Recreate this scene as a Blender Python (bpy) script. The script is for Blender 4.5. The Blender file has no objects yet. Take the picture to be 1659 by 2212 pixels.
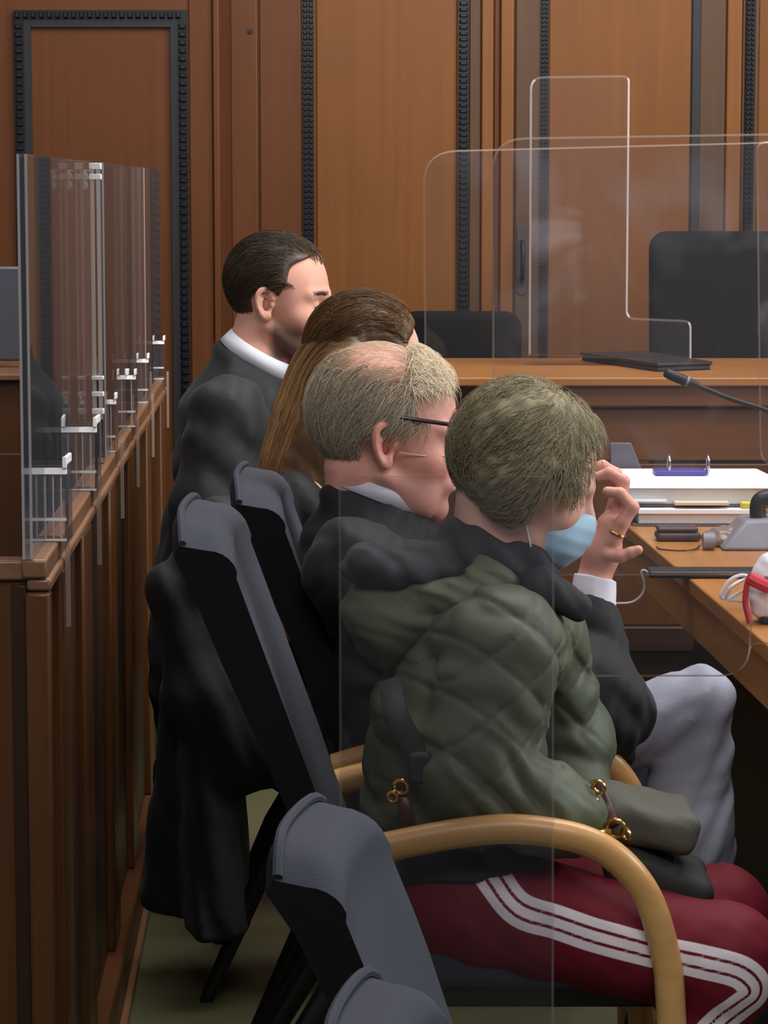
import bpy, bmesh, math, random
import numpy as np
from mathutils import Vector, Matrix

random.seed(7)
RNG = np.random.default_rng(7)
SC = bpy.context.scene
COL = SC.collection

# ------------------------------------------------------------------ camera, world, lights, exposure
FPX = 6000.0
W_, H_ = 1659.0, 2212.0
HORIZON = 400.0
EYE = 1.5
PITCH = math.atan((H_ / 2 - HORIZON) / FPX)
cam_d = bpy.data.cameras.new('camera')
cam_d.sensor_fit = 'AUTO'
cam_d.sensor_width = 36.0
cam_d.lens = FPX / H_ * 36.0
cam_d.clip_start = 0.05
cam = bpy.data.objects.new('camera', cam_d)
COL.objects.link(cam)
cam.location = (0, 0, EYE)
cam.rotation_euler = (math.pi / 2 - PITCH, 0, 0)
SC.camera = cam

SC.view_settings.view_transform = 'Standard'
SC.view_settings.look = 'None'
SC.view_settings.gamma = 1.0
SC.view_settings.use_curve_mapping = False
SC.view_settings.exposure = 0.35

world = bpy.data.worlds.new('world')
SC.world = world
world.use_nodes = True
wb = world.node_tree.nodes['Background']
wb.inputs[0].default_value = (0.80, 0.84, 1.0, 1)
wb.inputs[1].default_value = 0.14


def area_light(name, loc, target, sx, sy, power, col=(1, 0.97, 0.93)):
    l = bpy.data.lights.new(name, 'AREA')
    l.shape = 'RECTANGLE'
    l.size, l.size_y = sx, sy
    l.energy = power
    l.color = col
    o = bpy.data.objects.new(name, l)
    COL.objects.link(o)
    o.location = loc
    o.rotation_euler = (Vector(target) - Vector(loc)).to_track_quat('-Z', 'Y').to_euler()
    return o


area_light('ceiling_lamp_row', (0.9, 5.0, 3.9), (0.4, 5.0, 0.8), 1.6, 3.0, 95)
area_light('ceiling_lamp_bench', (0.9, 6.6, 3.7), (0.7, 8.3, 1.2), 3.2, 1.0, 62)
area_light('tall_window_daylight', (4.6, 4.2, 2.7), (0.2, 5.2, 1.1), 2.0, 2.0, 105, (0.92, 0.95, 1.0))
area_light('ceiling_lamp_gallery', (0.3, 1.0, 3.7), (0.2, 4.2, 0.9), 2.0, 1.4, 42)


# ------------------------------------------------------------------ placing helpers
def at(px, py, d):
    """world point seen at pixel (px,py) of the 1659x2212 frame, standing at depth Y=d"""
    u = (px - W_ / 2) / FPX
    v = (H_ / 2 - py) / FPX
    s, c = math.sin(PITCH), math.cos(PITCH)
    dy = v * s + c
    dz = v * c - s
    k = d / dy
    return np.array((u * k, d, EYE + dz * k))


def V(p):
    return Vector((float(p[0]), float(p[1]), float(p[2])))


def link(o, parent=None):
    COL.objects.link(o)
    if parent is not None:
        o.parent = parent
        o.matrix_parent_inverse = parent.matrix_basis.inverted()
    return o


def tag(o, label=None, cat=None, group=None, kind=None):
    if label: o['label'] = label
    if cat: o['category'] = cat
    if group: o['group'] = group
    if kind: o['kind'] = kind
    return o


def thing(name, loc, label, cat, group=None):
    o = bpy.data.objects.new(name, None)
    o.empty_display_size = 0.1
    o.location = V(loc)
    COL.objects.link(o)
    return tag(o, label, cat, group)


def mesh_obj(name, verts, faces, mats, parent=None, smooth=False, fmat=None):
    me = bpy.data.meshes.new(name)
    me.from_pydata([tuple(map(float, v)) for v in verts], [], [tuple(f) for f in faces])
    for m in (mats if isinstance(mats, (list, tuple)) else [mats]):
        me.materials.append(m)
    if fmat is not None:
        me.polygons.foreach_set('material_index', fmat)
    if smooth:
        me.polygons.foreach_set('use_smooth', [True] * len(me.polygons))
    me.update()
    return link(bpy.data.objects.new(name, me), parent)


class MB:
    """collects simple shapes into one mesh"""
    def __init__(self):
        self.v, self.f, self.m = [], [], []

    def add(self, vs, fs, mi=0):
        b = len(self.v)
        self.v += [tuple(map(float, p)) for p in vs]
        self.f += [tuple(i + b for i in f) for f in fs]
        self.m += [mi] * len(fs)
        return self

    def box(self, x0, x1, y0, y1, z0, z1, mi=0):
        return self.hexa([(x0, y0, z0), (x1, y0, z0), (x1, y1, z0), (x0, y1, z0)],
                         [(x0, y0, z1), (x1, y0, z1), (x1, y1, z1), (x0, y1, z1)], mi)

    def hexa(self, lo, hi, mi=0):
        return self.add(list(lo) + list(hi),
                        [(3, 2, 1, 0), (4, 5, 6, 7), (0, 1, 5, 4), (1, 2, 6, 5), (2, 3, 7, 6), (3, 0, 4, 7)], mi)

    def prism(self, poly, off, mi_face=0, mi_rim=None):
        """polygon (3-D points) extruded by vector off"""
        n = len(poly)
        p = [np.array(q, float) for q in poly]
        q = [a + np.array(off) for a in p]
        if mi_rim is None: mi_rim = mi_face
        b = len(self.v)
        self.v += [tuple(a) for a in p + q]
        self.f += [tuple(b + i for i in range(n))[::-1], tuple(b + n + i for i in range(n))]
        self.m += [mi_face, mi_face]
        for i in range(n):
            j = (i + 1) % n
            self.f.append((b + i, b + j, b + n + j, b + n + i))
            self.m.append(mi_rim)
        return self

    def tube(self, pts, r, n=10, mi=0, cap=True, squash=None):
        pts = [np.array(p, float) for p in pts]
        rs = r if hasattr(r, '__len__') else [r] * len(pts)
        rings = []
        up = None
        for i, p in enumerate(pts):
            t = pts[min(i + 1, len(pts) - 1)] - pts[max(i - 1, 0)]
            t /= np.linalg.norm(t) + 1e-12
            if up is None:
                a = np.array((0, 1.0, 0)) if abs(t[1]) < 0.9 else np.array((1.0, 0, 0))
            else:
                a = up
            a = a - t * a.dot(t)
            a /= np.linalg.norm(a) + 1e-12
            up = a
            b = np.cross(t, a)
            sa, sb = squash if squash else (1, 1)
            rings.append([p + rs[i] * (sa * a * math.cos(2 * math.pi * k / n) + sb * b * math.sin(2 * math.pi * k / n)) for k in range(n)])
        vs = [q for ring in rings for q in ring]
        fs = []
        for i in range(len(pts) - 1):
            for k in range(n):
                k2 = (k + 1) % n
                fs.append((i * n + k, i * n + k2, (i + 1) * n + k2, (i + 1) * n + k))
        if cap:
            fs.append(tuple(range(n))[::-1])
            fs.append(tuple((len(pts) - 1) * n + k for k in range(n)))
        return self.add(vs, fs, mi)

    def torus(self, c, axis, R, r, n=24, m=8, mi=0, a0=0, a1=2 * math.pi):
        axis = np.array(axis, float); axis /= np.linalg.norm(axis)
        a = np.cross(axis, (0, 0, 1.0))
        if np.linalg.norm(a) < 1e-3: a = np.array((1.0, 0, 0))
        a /= np.linalg.norm(a); b = np.cross(axis, a)
        full = abs(a1 - a0 - 2 * math.pi) < 1e-6
        k = n if full else n + 1
        pts = [np.array(c) + R * (a * math.cos(a0 + (a1 - a0) * i / n) + b * math.sin(a0 + (a1 - a0) * i / n)) for i in range(k)]
        if full: pts = pts + [pts[0]]
        return self.tube(pts, r, m, mi, cap=not full)

    def build(self, name, mats, parent=None, smooth=False, bevel=0, seg=2):
        o = mesh_obj(name, self.v, self.f, mats, parent, smooth, self.m)
        if bevel:
            md = o.modifiers.new('bevel', 'BEVEL')
            md.width = bevel; md.segments = seg; md.limit_method = 'ANGLE'; md.angle_limit = math.radians(40)
            md.harden_normals = False
        if smooth or bevel:
            o.data.polygons.foreach_set('use_smooth', [True] * len(o.data.polygons))
            if bevel or smooth:
                try:
                    o.data.set_sharp_from_angle(angle=math.radians(40))
                except Exception:
                    pass
        return o


def spline(pts, n=12):
    """Catmull-Rom through 3-D points"""
    P = [np.array(p, float) for p in pts]
    P = [2 * P[0] - P[1]] + P + [2 * P[-1] - P[-2]]
    out = []
    for i in range(1, len(P) - 2):
        for k in range(n):
            t = k / n
            a, b, c, d = P[i - 1], P[i], P[i + 1], P[i + 2]
            out.append(0.5 * (2 * b + (c - a) * t + (2 * a - 5 * b + 4 * c - d) * t * t + (3 * b - a - 3 * c + d) * t ** 3))
    out.append(P[-2])
    return out


# ------------------------------------------------------------------ materials
def srgb(r, g, b):
    f = lambda c: (c / 255 / 12.92) if c / 255 <= 0.04045 else ((c / 255 + 0.055) / 1.055) ** 2.4
    return (f(r), f(g), f(b), 1)


def pmat(name, col, rough=0.6, metal=0.0, spec=0.5, noise=0.0, nscale=20, bump=0.0, bscale=60, sheen=0.0, sss=0.0, coat=0.0):
    m = bpy.data.materials.new(name)
    m.use_nodes = True
    nt = m.node_tree
    b = nt.nodes['Principled BSDF']
    b.inputs['Base Color'].default_value = col
    b.inputs['Roughness'].default_value = rough
    b.inputs['Metallic'].default_value = metal
    b.inputs['Specular IOR Level'].default_value = spec
    if sheen:
        b.inputs['Sheen Weight'].default_value = sheen
        b.inputs['Sheen Roughness'].default_value = 0.5
    if coat:
        b.inputs['Coat Weight'].default_value = coat
        b.inputs['Coat Roughness'].default_value = 0.15
    if sss:
        b.inputs['Subsurface Weight'].default_value = sss
        b.inputs['Subsurface Radius'].default_value = (0.012, 0.004, 0.002)
        b.inputs['Subsurface Scale'].default_value = 0.5
    tc = nt.nodes.new('ShaderNodeTexCoord')
    if noise:
        n = nt.nodes.new('ShaderNodeTexNoise')
        n.inputs['Scale'].default_value = nscale
        n.inputs['Detail'].default_value = 4
        nt.links.new(tc.outputs['Object'], n.inputs['Vector'])
        mx = nt.nodes.new('ShaderNodeMix'); mx.data_type = 'RGBA'
        mx.inputs[6].default_value = tuple(c * (1 - noise) for c in col[:3]) + (1,)
        mx.inputs[7].default_value = tuple(min(1, c * (1 + noise)) for c in col[:3]) + (1,)
        nt.links.new(n.outputs['Fac'], mx.inputs[0])
        nt.links.new(mx.outputs[2], b.inputs['Base Color'])
    if bump:
        n2 = nt.nodes.new('ShaderNodeTexNoise')
        n2.inputs['Scale'].default_value = bscale
        n2.inputs['Detail'].default_value = 3
        nt.links.new(tc.outputs['Object'], n2.inputs['Vector'])
        bp = nt.nodes.new('ShaderNodeBump')
        bp.inputs['Strength'].default_value = bump
        bp.inputs['Distance'].default_value = 0.004
        nt.links.new(n2.outputs['Fac'], bp.inputs['Height'])
        nt.links.new(bp.outputs['Normal'], b.inputs['Normal'])
    return m


def wood(name, dark, light, axis='z', rough=0.42, scale=1.0, coat=0.15):
    """veneer: stretched noise along the grain axis, plus a broad mottling"""
    m = bpy.data.materials.new(name)
    m.use_nodes = True
    nt = m.node_tree
    b = nt.nodes['Principled BSDF']
    b.inputs['Roughness'].default_value = rough
    b.inputs['Coat Weight'].default_value = coat
    b.inputs['Coat Roughness'].default_value = 0.3
    b.inputs['Specular IOR Level'].default_value = 0.35
    tc = nt.nodes.new('ShaderNodeTexCoord')
    mp = nt.nodes.new('ShaderNodeMapping')
    s = {'x': (1.2, 40, 40), 'y': (40, 1.2, 40), 'z': (40, 40, 1.2)}[axis]
    mp.inputs['Scale'].default_value = tuple(k * scale for k in s)
    nt.links.new(tc.outputs['Object'], mp.inputs['Vector'])
    n = nt.nodes.new('ShaderNodeTexNoise')
    n.inputs['Scale'].default_value = 1.0
    n.inputs['Detail'].default_value = 6
    n.inputs['Roughness'].default_value = 0.6
    n.inputs['Distortion'].default_value = 0.3
    nt.links.new(mp.outputs['Vector'], n.inputs['Vector'])
    n2 = nt.nodes.new('ShaderNodeTexNoise')
    n2.inputs['Scale'].default_value = 2.2
    n2.inputs['Detail'].default_value = 2
    nt.links.new(tc.outputs['Object'], n2.inputs['Vector'])
    ad = nt.nodes.new('ShaderNodeMath'); ad.operation = 'MULTIPLY_ADD'
    nt.links.new(n2.outputs['Fac'], ad.inputs[0]); ad.inputs[1].default_value = 0.7
    nt.links.new(n.outputs['Fac'], ad.inputs[2])
    rp = nt.nodes.new('ShaderNodeMapRange')
    rp.inputs['From Min'].default_value = 0.45; rp.inputs['From Max'].default_value = 1.25
    nt.links.new(ad.outputs[0], rp.inputs['Value'])
    mx = nt.nodes.new('ShaderNodeMix'); mx.data_type = 'RGBA'
    mx.inputs[6].default_value = dark; mx.inputs[7].default_value = light
    nt.links.new(rp.outputs['Result'], mx.inputs[0])
    nt.links.new(mx.outputs[2], b.inputs['Base Color'])
    bp = nt.nodes.new('ShaderNodeBump'); bp.inputs['Strength'].default_value = 0.08; bp.inputs['Distance'].default_value = 0.002
    nt.links.new(n.outputs['Fac'], bp.inputs['Height'])
    nt.links.new(bp.outputs['Normal'], b.inputs['Normal'])
    return m


def clear(name, tint, ior=1.49, rough=0.02, veil=0.0, veilcol=(0.8, 0.8, 0.85, 1), pale_reflection=0.0):
    """acrylic sheet face: see-through with a Fresnel reflection (no refraction offset on so thin a sheet) and a pale diffuse veil"""
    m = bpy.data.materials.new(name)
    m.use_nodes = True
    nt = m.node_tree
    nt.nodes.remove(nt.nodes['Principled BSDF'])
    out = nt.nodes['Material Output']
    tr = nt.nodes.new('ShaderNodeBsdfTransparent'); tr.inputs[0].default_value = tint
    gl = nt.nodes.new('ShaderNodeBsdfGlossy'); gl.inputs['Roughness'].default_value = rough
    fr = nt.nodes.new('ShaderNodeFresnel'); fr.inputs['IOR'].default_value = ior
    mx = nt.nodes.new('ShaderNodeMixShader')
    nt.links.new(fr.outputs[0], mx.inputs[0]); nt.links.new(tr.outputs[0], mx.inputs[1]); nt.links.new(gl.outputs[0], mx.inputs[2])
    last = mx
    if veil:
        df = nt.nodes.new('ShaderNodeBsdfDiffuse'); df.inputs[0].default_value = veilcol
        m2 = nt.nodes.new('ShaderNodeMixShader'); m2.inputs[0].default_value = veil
        if pale_reflection:                       # faint reflected lights painted into the veil as pale patches
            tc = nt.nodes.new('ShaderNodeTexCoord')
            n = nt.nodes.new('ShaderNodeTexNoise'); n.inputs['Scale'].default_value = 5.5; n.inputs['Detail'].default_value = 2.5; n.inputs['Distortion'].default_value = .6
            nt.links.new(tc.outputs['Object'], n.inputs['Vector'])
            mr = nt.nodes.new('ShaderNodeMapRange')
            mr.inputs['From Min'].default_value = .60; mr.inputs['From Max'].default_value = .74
            mr.inputs['To Min'].default_value = veil; mr.inputs['To Max'].default_value = pale_reflection
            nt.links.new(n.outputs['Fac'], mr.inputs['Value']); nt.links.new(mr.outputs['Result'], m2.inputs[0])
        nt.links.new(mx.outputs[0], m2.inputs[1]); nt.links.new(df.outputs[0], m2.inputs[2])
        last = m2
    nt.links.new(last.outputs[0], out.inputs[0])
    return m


def attr_mat(name, col_a, col_b, attr, rough=0.6, bump=0.0, bscale=80, sss=0.0, spec=0.4, sheen=0.0, step=False, noise=0.0, nscale=30):
    """two real colours of one thing mixed by a per-vertex map (beard on skin, stripe on cloth, tone of a hair strand)"""
    m = pmat(name, col_a, rough=rough, spec=spec, bump=bump, bscale=bscale, sss=sss, sheen=sheen)
    nt = m.node_tree
    b = nt.nodes['Principled BSDF']
    a = nt.nodes.new('ShaderNodeAttribute'); a.attribute_name = attr
    mx = nt.nodes.new('ShaderNodeMix'); mx.data_type = 'RGBA'
    mx.inputs[6].default_value = col_a; mx.inputs[7].default_value = col_b
    src = a.outputs['Fac']
    if step:
        mr = nt.nodes.new('ShaderNodeMapRange')
        mr.inputs['From Min'].default_value = 0.42; mr.inputs['From Max'].default_value = 0.58
        nt.links.new(src, mr.inputs['Value']); src = mr.outputs['Result']
    nt.links.new(src, mx.inputs[0])
    res = mx.outputs[2]
    if noise:
        tc = nt.nodes.new('ShaderNodeTexCoord')
        n = nt.nodes.new('ShaderNodeTexNoise'); n.inputs['Scale'].default_value = nscale; n.inputs['Detail'].default_value = 3
        nt.links.new(tc.outputs['Object'], n.inputs['Vector'])
        mr = nt.nodes.new('ShaderNodeMapRange'); mr.inputs['To Min'].default_value = 1 - noise; mr.inputs['To Max'].default_value = 1 + noise
        nt.links.new(n.outputs['Fac'], mr.inputs['Value'])
        hs = nt.nodes.new('ShaderNodeMix'); hs.data_type = 'RGBA'; hs.blend_type = 'MULTIPLY'; hs.inputs[0].default_value = 1
        nt.links.new(res, hs.inputs[6]); nt.links.new(mr.outputs['Result'], hs.inputs[7])
        res = hs.outputs[2]
    nt.links.new(res, b.inputs['Base Color'])
    return m


M = {}
M['panel'] = wood('walnut_panel', srgb(106, 63, 24), srgb(127, 79, 34), 'z', coat=0.03)
M['panel_red'] = wood('red_walnut_panel', srgb(84, 46, 19), srgb(100, 57, 25), 'z', coat=0.03)
M['stile'] = wood('walnut_stile', srgb(114, 68, 30), srgb(134, 86, 42), 'z', coat=0.03)
M['stile_grey'] = wood('faded_walnut_stile', srgb(76, 53, 35), srgb(92, 67, 46), 'z')
M['barrier'] = wood('barrier_oak', srgb(74, 42, 18), srgb(104, 64, 31), 'z', rough=0.38)
M['barrier_dark'] = wood('barrier_dark_oak', srgb(42, 24, 13), srgb(62, 37, 20), 'z')
M['rail'] = wood('barrier_rail', srgb(108, 74, 50), srgb(146, 108, 80), 'y', rough=0.35)
M['bench'] = wood('bench_oak', srgb(138, 87, 40), srgb(172, 116, 60), 'x', rough=0.36)
M['bench_front'] = wood('bench_front_oak', srgb(92, 55, 27), srgb(120, 77, 42), 'x')
M['table'] = wood('table_oak', srgb(152, 96, 45), srgb(192, 134, 72), 'y', rough=0.36)
M['beech'] = wood('beech_bentwood', srgb(202, 148, 84), srgb(230, 182, 118), 'x', rough=0.32, coat=0.4)
M['black_bead'] = pmat('black_moulding', srgb(24, 24, 28), 0.32, spec=0.6)
M['black_strip'] = pmat('black_fillet', srgb(32, 32, 36), 0.5)
M['groove'] = pmat('dark_groove', srgb(34, 20, 12), 0.8)
M['floor'] = pmat('green_linoleum', srgb(86, 87, 60), 0.45, noise=0.3, nscale=3.5, bump=0.05)
M['fabric_black'] = pmat('black_upholstery', srgb(19, 18, 20), 0.9, spec=0.2, bump=0.15, bscale=300)
M['fabric_grey'] = pmat('slate_upholstery', srgb(60, 62, 71), 0.85, spec=0.25, bump=0.2, bscale=400)
M['metal_black'] = pmat('black_metal', srgb(14, 14, 16), 0.4, spec=0.5)
M['plastic_black'] = pmat('black_plastic', srgb(26, 26, 29), 0.45)
M['plastic_grey'] = pmat('grey_plastic', srgb(128, 128, 138), 0.5)
M['screen'] = pmat('grey_monitor_back', srgb(74, 76, 86), 0.5)
M['chrome'] = pmat('chrome', srgb(215, 212, 208), 0.18, metal=1.0)
M['gold'] = pmat('gold', srgb(226, 182, 104), 0.22, metal=1.0)
M['brass'] = pmat('old_brass', srgb(190, 140, 70), 0.35, metal=1.0)
M['paper'] = pmat('white_paper', srgb(246, 246, 248), 0.8, spec=0.2)
M['paper_edge'] = pmat('paper_stack_edge', srgb(214, 212, 210), 0.85, noise=0.12, nscale=220)
M['binder'] = pmat('grey_binder_board', srgb(92, 88, 96), 0.6, noise=0.2, nscale=120)
M['clip_blue'] = pmat('violet_blue_clip', srgb(74, 66, 150), 0.4)
M['yellow'] = pmat('yellow_plastic', srgb(220, 208, 76), 0.5)
M['cream'] = pmat('cream_tab', srgb(222, 204, 178), 0.7)
M['red'] = pmat('red_cloth', srgb(200, 46, 62), 0.6)
M['white_cloth'] = pmat('white_shirt', srgb(236, 236, 244), 0.75, spec=0.2, bump=0.05, bscale=150)
M['robe'] = pmat('black_robe', srgb(24, 24, 26), 0.66, spec=0.35, bump=0.15, bscale=60, sheen=0.05)
M['robe_sleeve'] = pmat('navy_black_sleeve', srgb(36, 40, 50), 0.7, spec=0.35, bump=0.1)
M['jacket'] = pmat('olive_quilted_nylon', srgb(88, 94, 74), 0.55, spec=0.4, bump=0.25, bscale=45)
M['hood'] = pmat('olive_hood', srgb(90, 95, 72), 0.6, spec=0.35, bump=0.2, bscale=50)
M['lining'] = pmat('dark_grey_lining', srgb(46, 46, 50), 0.8, bump=0.3, bscale=40)
M['trousers_grey'] = pmat('grey_trousers', srgb(158, 160, 176), 0.8, spec=0.2, bump=0.12, bscale=120)
M['bag'] = pmat('olive_bag_cloth', srgb(86, 84, 74), 0.7, bump=0.25, bscale=60, noise=0.15)
M['bag_dark'] = pmat('dark_bag_cloth', srgb(44, 44, 44), 0.7, bump=0.25, bscale=60)
M['leather_red'] = pmat('oxblood_leather', srgb(74, 32, 30), 0.4)
M['mask'] = pmat('pale_blue_mask', srgb(164, 196, 216), 0.8, spec=0.2)
M['spectacle'] = pmat('dark_spectacle_frame', srgb(52, 34, 46), 0.3)
M['case'] = pmat('brown_case', srgb(72, 58, 56), 0.45)
M['polythene'] = pmat('smoky_polythene', srgb(134, 116, 106), 0.3, spec=0.6)
M['cable'] = pmat('pale_cable', srgb(170, 164, 158), 0.45)
M['lips'] = pmat('lips', srgb(176, 104, 98), 0.5)
M['acrylic'] = clear('acrylic_face', (0.955, 0.945, 0.95, 1), veil=0.018)
M['acrylic_screen'] = clear('acrylic_screen_face', (0.975, 0.97, 0.975, 1), ior=1.3, veil=0.010, pale_reflection=0.10)
M['acrylic_near'] = clear('acrylic_near_face', (0.90, 0.895, 0.91, 1), ior=1.3, veil=0.016, veilcol=(0.55, 0.5, 0.5, 1))
M['acrylic_edge'] = clear('acrylic_edge', (0.75, 0.73, 0.75, 1), rough=0.15, veil=0.42, veilcol=(0.86, 0.80, 0.78, 1))
M['acrylic_edge_soft'] = clear('acrylic_edge_soft', (0.85, 0.82, 0.80, 1), rough=0.2, veil=0.22, veilcol=(0.90, 0.74, 0.62, 1))
M['acrylic_bright'] = clear('acrylic_polished_rim', (0.7, 0.7, 0.72, 1), rough=0.1, veil=0.8, veilcol=(0.97, 0.95, 0.95, 1))  # white veil paints in the light piped through to the rims
M['acrylic_edge_faint'] = clear('acrylic_edge_faint', (0.88, 0.86, 0.88, 1), ior=1.12, rough=0.3, veil=0.08, veilcol=(0.75, 0.66, 0.66, 1))
M['loop_pink'] = pmat('pale_pink_elastic', srgb(232, 190, 180), 0.6)
M['brow'] = pmat('dark_brow_hair', srgb(52, 38, 32), 0.7)
M['acrylic_clear'] = clear('acrylic_clear_edge', (0.95, 0.95, 0.95, 1), ior=1.03)
M['shade_board'] = pmat('under_table_shade_board', srgb(30, 22, 20), 0.6)
M['lens'] = clear('spectacle_lens', (0.96, 0.93, 0.95, 1), veil=0.02)

# ------------------------------------------------------------------ implicit modelling (smooth unions polygonised to one mesh)
def s_ell(P, c, r):
    q = (P - np.array(c)) / np.array(r)
    k0 = np.sqrt((q * q).sum(1)) + 1e-9
    q2 = q / np.array(r)
    k1 = np.sqrt((q2 * q2).sum(1)) + 1e-9
    return k0 * (k0 - 1) / k1


def s_ellr(P, c, r, R):
    """rotated ellipsoid; rows of R are its axes"""
    return s_ell((P - np.array(c)) @ np.array(R).T, (0, 0, 0), r)


def s_sph(P, c, r):
    q = P - np.array(c)
    return np.sqrt((q * q).sum(1)) - r


def s_cap(P, a, b, ra, rb=None):
    if rb is None: rb = ra
    a = np.array(a, float); b = np.array(b, float)
    ab = b - a
    t = np.clip(((P - a) @ ab) / (ab @ ab + 1e-12), 0, 1)
    q = P - a - t[:, None] * ab
    return np.sqrt((q * q).sum(1)) - (ra + (rb - ra) * t)


def s_capf(P, a, b, ra, rb, ydir, fy):
    """capsule widened by factor fy along ydir"""
    ydir = np.array(ydir, float); ydir /= np.linalg.norm(ydir)
    a = np.array(a, float); b = np.array(b, float)
    sq = lambda p: p - np.outer(p @ ydir, ydir) * (1 - 1 / fy)
    return s_cap(sq(P), sq(a[None])[0], sq(b[None])[0], ra, rb)


def s_chain(P, pts, rs, k=0.0):
    d = None
    for i in range(len(pts) - 1):
        e = s_cap(P, pts[i], pts[i + 1], rs[i], rs[i + 1])
        d = e if d is None else (smin(d, e, k) if k else np.minimum(d, e))
    return d


def s_box(P, c, h, r=0.0):
    q = np.abs(P - np.array(c)) - np.array(h) + r
    return np.sqrt((np.maximum(q, 0) ** 2).sum(1)) + np.minimum(q.max(1), 0) - r


def smin(a, b, k):
    h = np.clip(0.5 + 0.5 * (b - a) / k, 0, 1)
    return b + (a - b) * h - k * h * (1 - h)


def smax(a, b, k):
    return -smin(-a, -b, k)


def wob(P, f, seed=0):
    """soft pseudo-noise in -1..1"""
    r = np.random.default_rng(seed)
    s = np.zeros(len(P))
    for i in range(5):
        k = r.normal(size=3) * f * (0.6 + 0.35 * i)
        s += np.sin(P @ k + r.uniform(0, 6.28)) / (1 + 0.5 * i)
    return s / 3.0


def folds(P, dirv, f, seed=0, warp=1.0, sharp=1.6):
    """cloth folds: ridges running across dirv, warped so that none is straight"""
    d = np.array(dirv, float); d /= np.linalg.norm(d)
    ph = (P @ d) * f + warp * 1.8 * wob(P, f * 0.35, seed) + 0.9 * wob(P, f * 0.8, seed + 1)
    return (np.abs(np.sin(ph)) ** sharp) * (0.6 + 0.4 * wob(P, f * 0.3, seed + 2)) - 0.4


BS = 8
_off = np.array([(i, j, k) for i in range(BS + 1) for j in range(BS + 1) for k in range(BS + 1)])


def polygonise(f, lo, hi, h, slack=1.7):
    """block-sparse surface nets of f = 0; returns verts, quads"""
    lo = np.array(lo, float); hi = np.array(hi, float)
    nb = np.ceil((hi - lo) / (h * BS)).astype(int)
    bi = np.stack(np.meshgrid(*[np.arange(n) for n in nb], indexing='ij'), -1).reshape(-1, 3)
    cen = lo + (bi + 0.5) * BS * h
    rad = BS * h * 0.87 * slack
    d = np.concatenate([f(cen[i:i + 200000]) for i in range(0, len(cen), 200000)])
    bi = bi[np.abs(d) < rad]
    n = BS + 1
    keys, verts, signs = [], [], []
    cs = [(0, 0, 0), (1, 0, 0), (0, 1, 0), (1, 1, 0), (0, 0, 1), (1, 0, 1), (0, 1, 1), (1, 1, 1)]
    ed = [(0, 1), (2, 3), (4, 5), (6, 7), (0, 2), (1, 3), (4, 6), (5, 7), (0, 4), (1, 5), (2, 6), (3, 7)]
    N = nb * BS + 2
    for s in range(0, len(bi), 400):
        b = bi[s:s + 400]
        P = lo + ((b * BS)[:, None, :] + _off[None]).reshape(-1, 3) * h
        F = f(P).reshape(len(b), n, n, n)
        C = np.stack([F[:, c[0]:c[0] + BS, c[1]:c[1] + BS, c[2]:c[2] + BS] for c in cs], -1)
        ins = C < 0
        ns = ins.sum(-1)
        w = np.argwhere((ns > 0) & (ns < 8))
        if len(w) == 0: continue
        cv = C[w[:, 0], w[:, 1], w[:, 2], w[:, 3]]
        acc = np.zeros((len(w), 3)); cnt = np.zeros(len(w))
        for a, e in ed:
            A, E = cv[:, a], cv[:, e]
            mk = (A < 0) != (E < 0)
            t = np.where(mk, A / (A - E + 1e-20), 0)
            p = np.array(cs[a]) + t[:, None] * (np.array(cs[e]) - np.array(cs[a]))
            acc += np.where(mk[:, None], p, 0); cnt += mk
        g = b[w[:, 0]] * BS + w[:, 1:]
        verts.append(lo + (g + acc / cnt[:, None]) * h)
        keys.append((g[:, 0].astype(np.int64) * N[1] + g[:, 1]) * N[2] + g[:, 2])
        signs.append(np.stack([cv[:, 0] < 0, cv[:, 1] < 0, cv[:, 2] < 0, cv[:, 4] < 0], -1))
    keys = np.concatenate(keys); verts = np.concatenate(verts); signs = np.concatenate(signs)
    o = np.argsort(keys); keys, verts, signs = keys[o], verts[o], signs[o]
    st = (N[1] * N[2], N[2], 1)
    quads = []

    def find(k):
        i = np.searchsorted(keys, k)
        i = np.minimum(i, len(keys) - 1)
        return i, keys[i] == k
    for ax in range(3):
        m = signs[:, 0] != signs[:, ax + 1]
        idx = np.nonzero(m)[0]
        a1, a2 = st[(ax + 1) % 3], st[(ax + 2) % 3]
        k = keys[idx]
        i1, o1 = find(k - a1); i2, o2 = find(k - a1 - a2); i3, o3 = find(k - a2)
        ok = o1 & o2 & o3
        q = np.stack([idx, i1, i2, i3], -1)[ok]
        fl = ~signs[idx, 0][ok]
        q[fl] = q[fl][:, ::-1]
        quads.append(q)
    return verts, np.concatenate(quads)


def fast_mesh(name, verts, quads, mats, parent=None, attrs=None, fmat=None):
    me = bpy.data.meshes.new(name)
    nv, nq = len(verts), len(quads)
    kk = quads.shape[1]
    me.vertices.add(nv)
    me.vertices.foreach_set('co', np.ascontiguousarray(verts, dtype=np.float32).ravel())
    me.loops.add(nq * kk)
    me.loops.foreach_set('vertex_index', np.ascontiguousarray(quads, dtype=np.int32).ravel())
    me.polygons.add(nq)
    me.polygons.foreach_set('loop_start', np.arange(nq, dtype=np.int32) * kk)
    me.polygons.foreach_set('use_smooth', np.ones(nq, dtype=bool))
    for m in (mats if isinstance(mats, (list, tuple)) else [mats]):
        me.materials.append(m)
    if fmat is not None:
        me.polygons.foreach_set('material_index', np.ascontiguousarray(fmat, dtype=np.int32))
    me.update(calc_edges=True)
    for k, a in (attrs or {}).items():
        at_ = me.attributes.new(k, 'FLOAT', 'POINT')
        at_.data.foreach_set('value', np.ascontiguousarray(a, dtype=np.float32))
    me.validate()
    return link(bpy.data.objects.new(name, me), parent)


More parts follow.
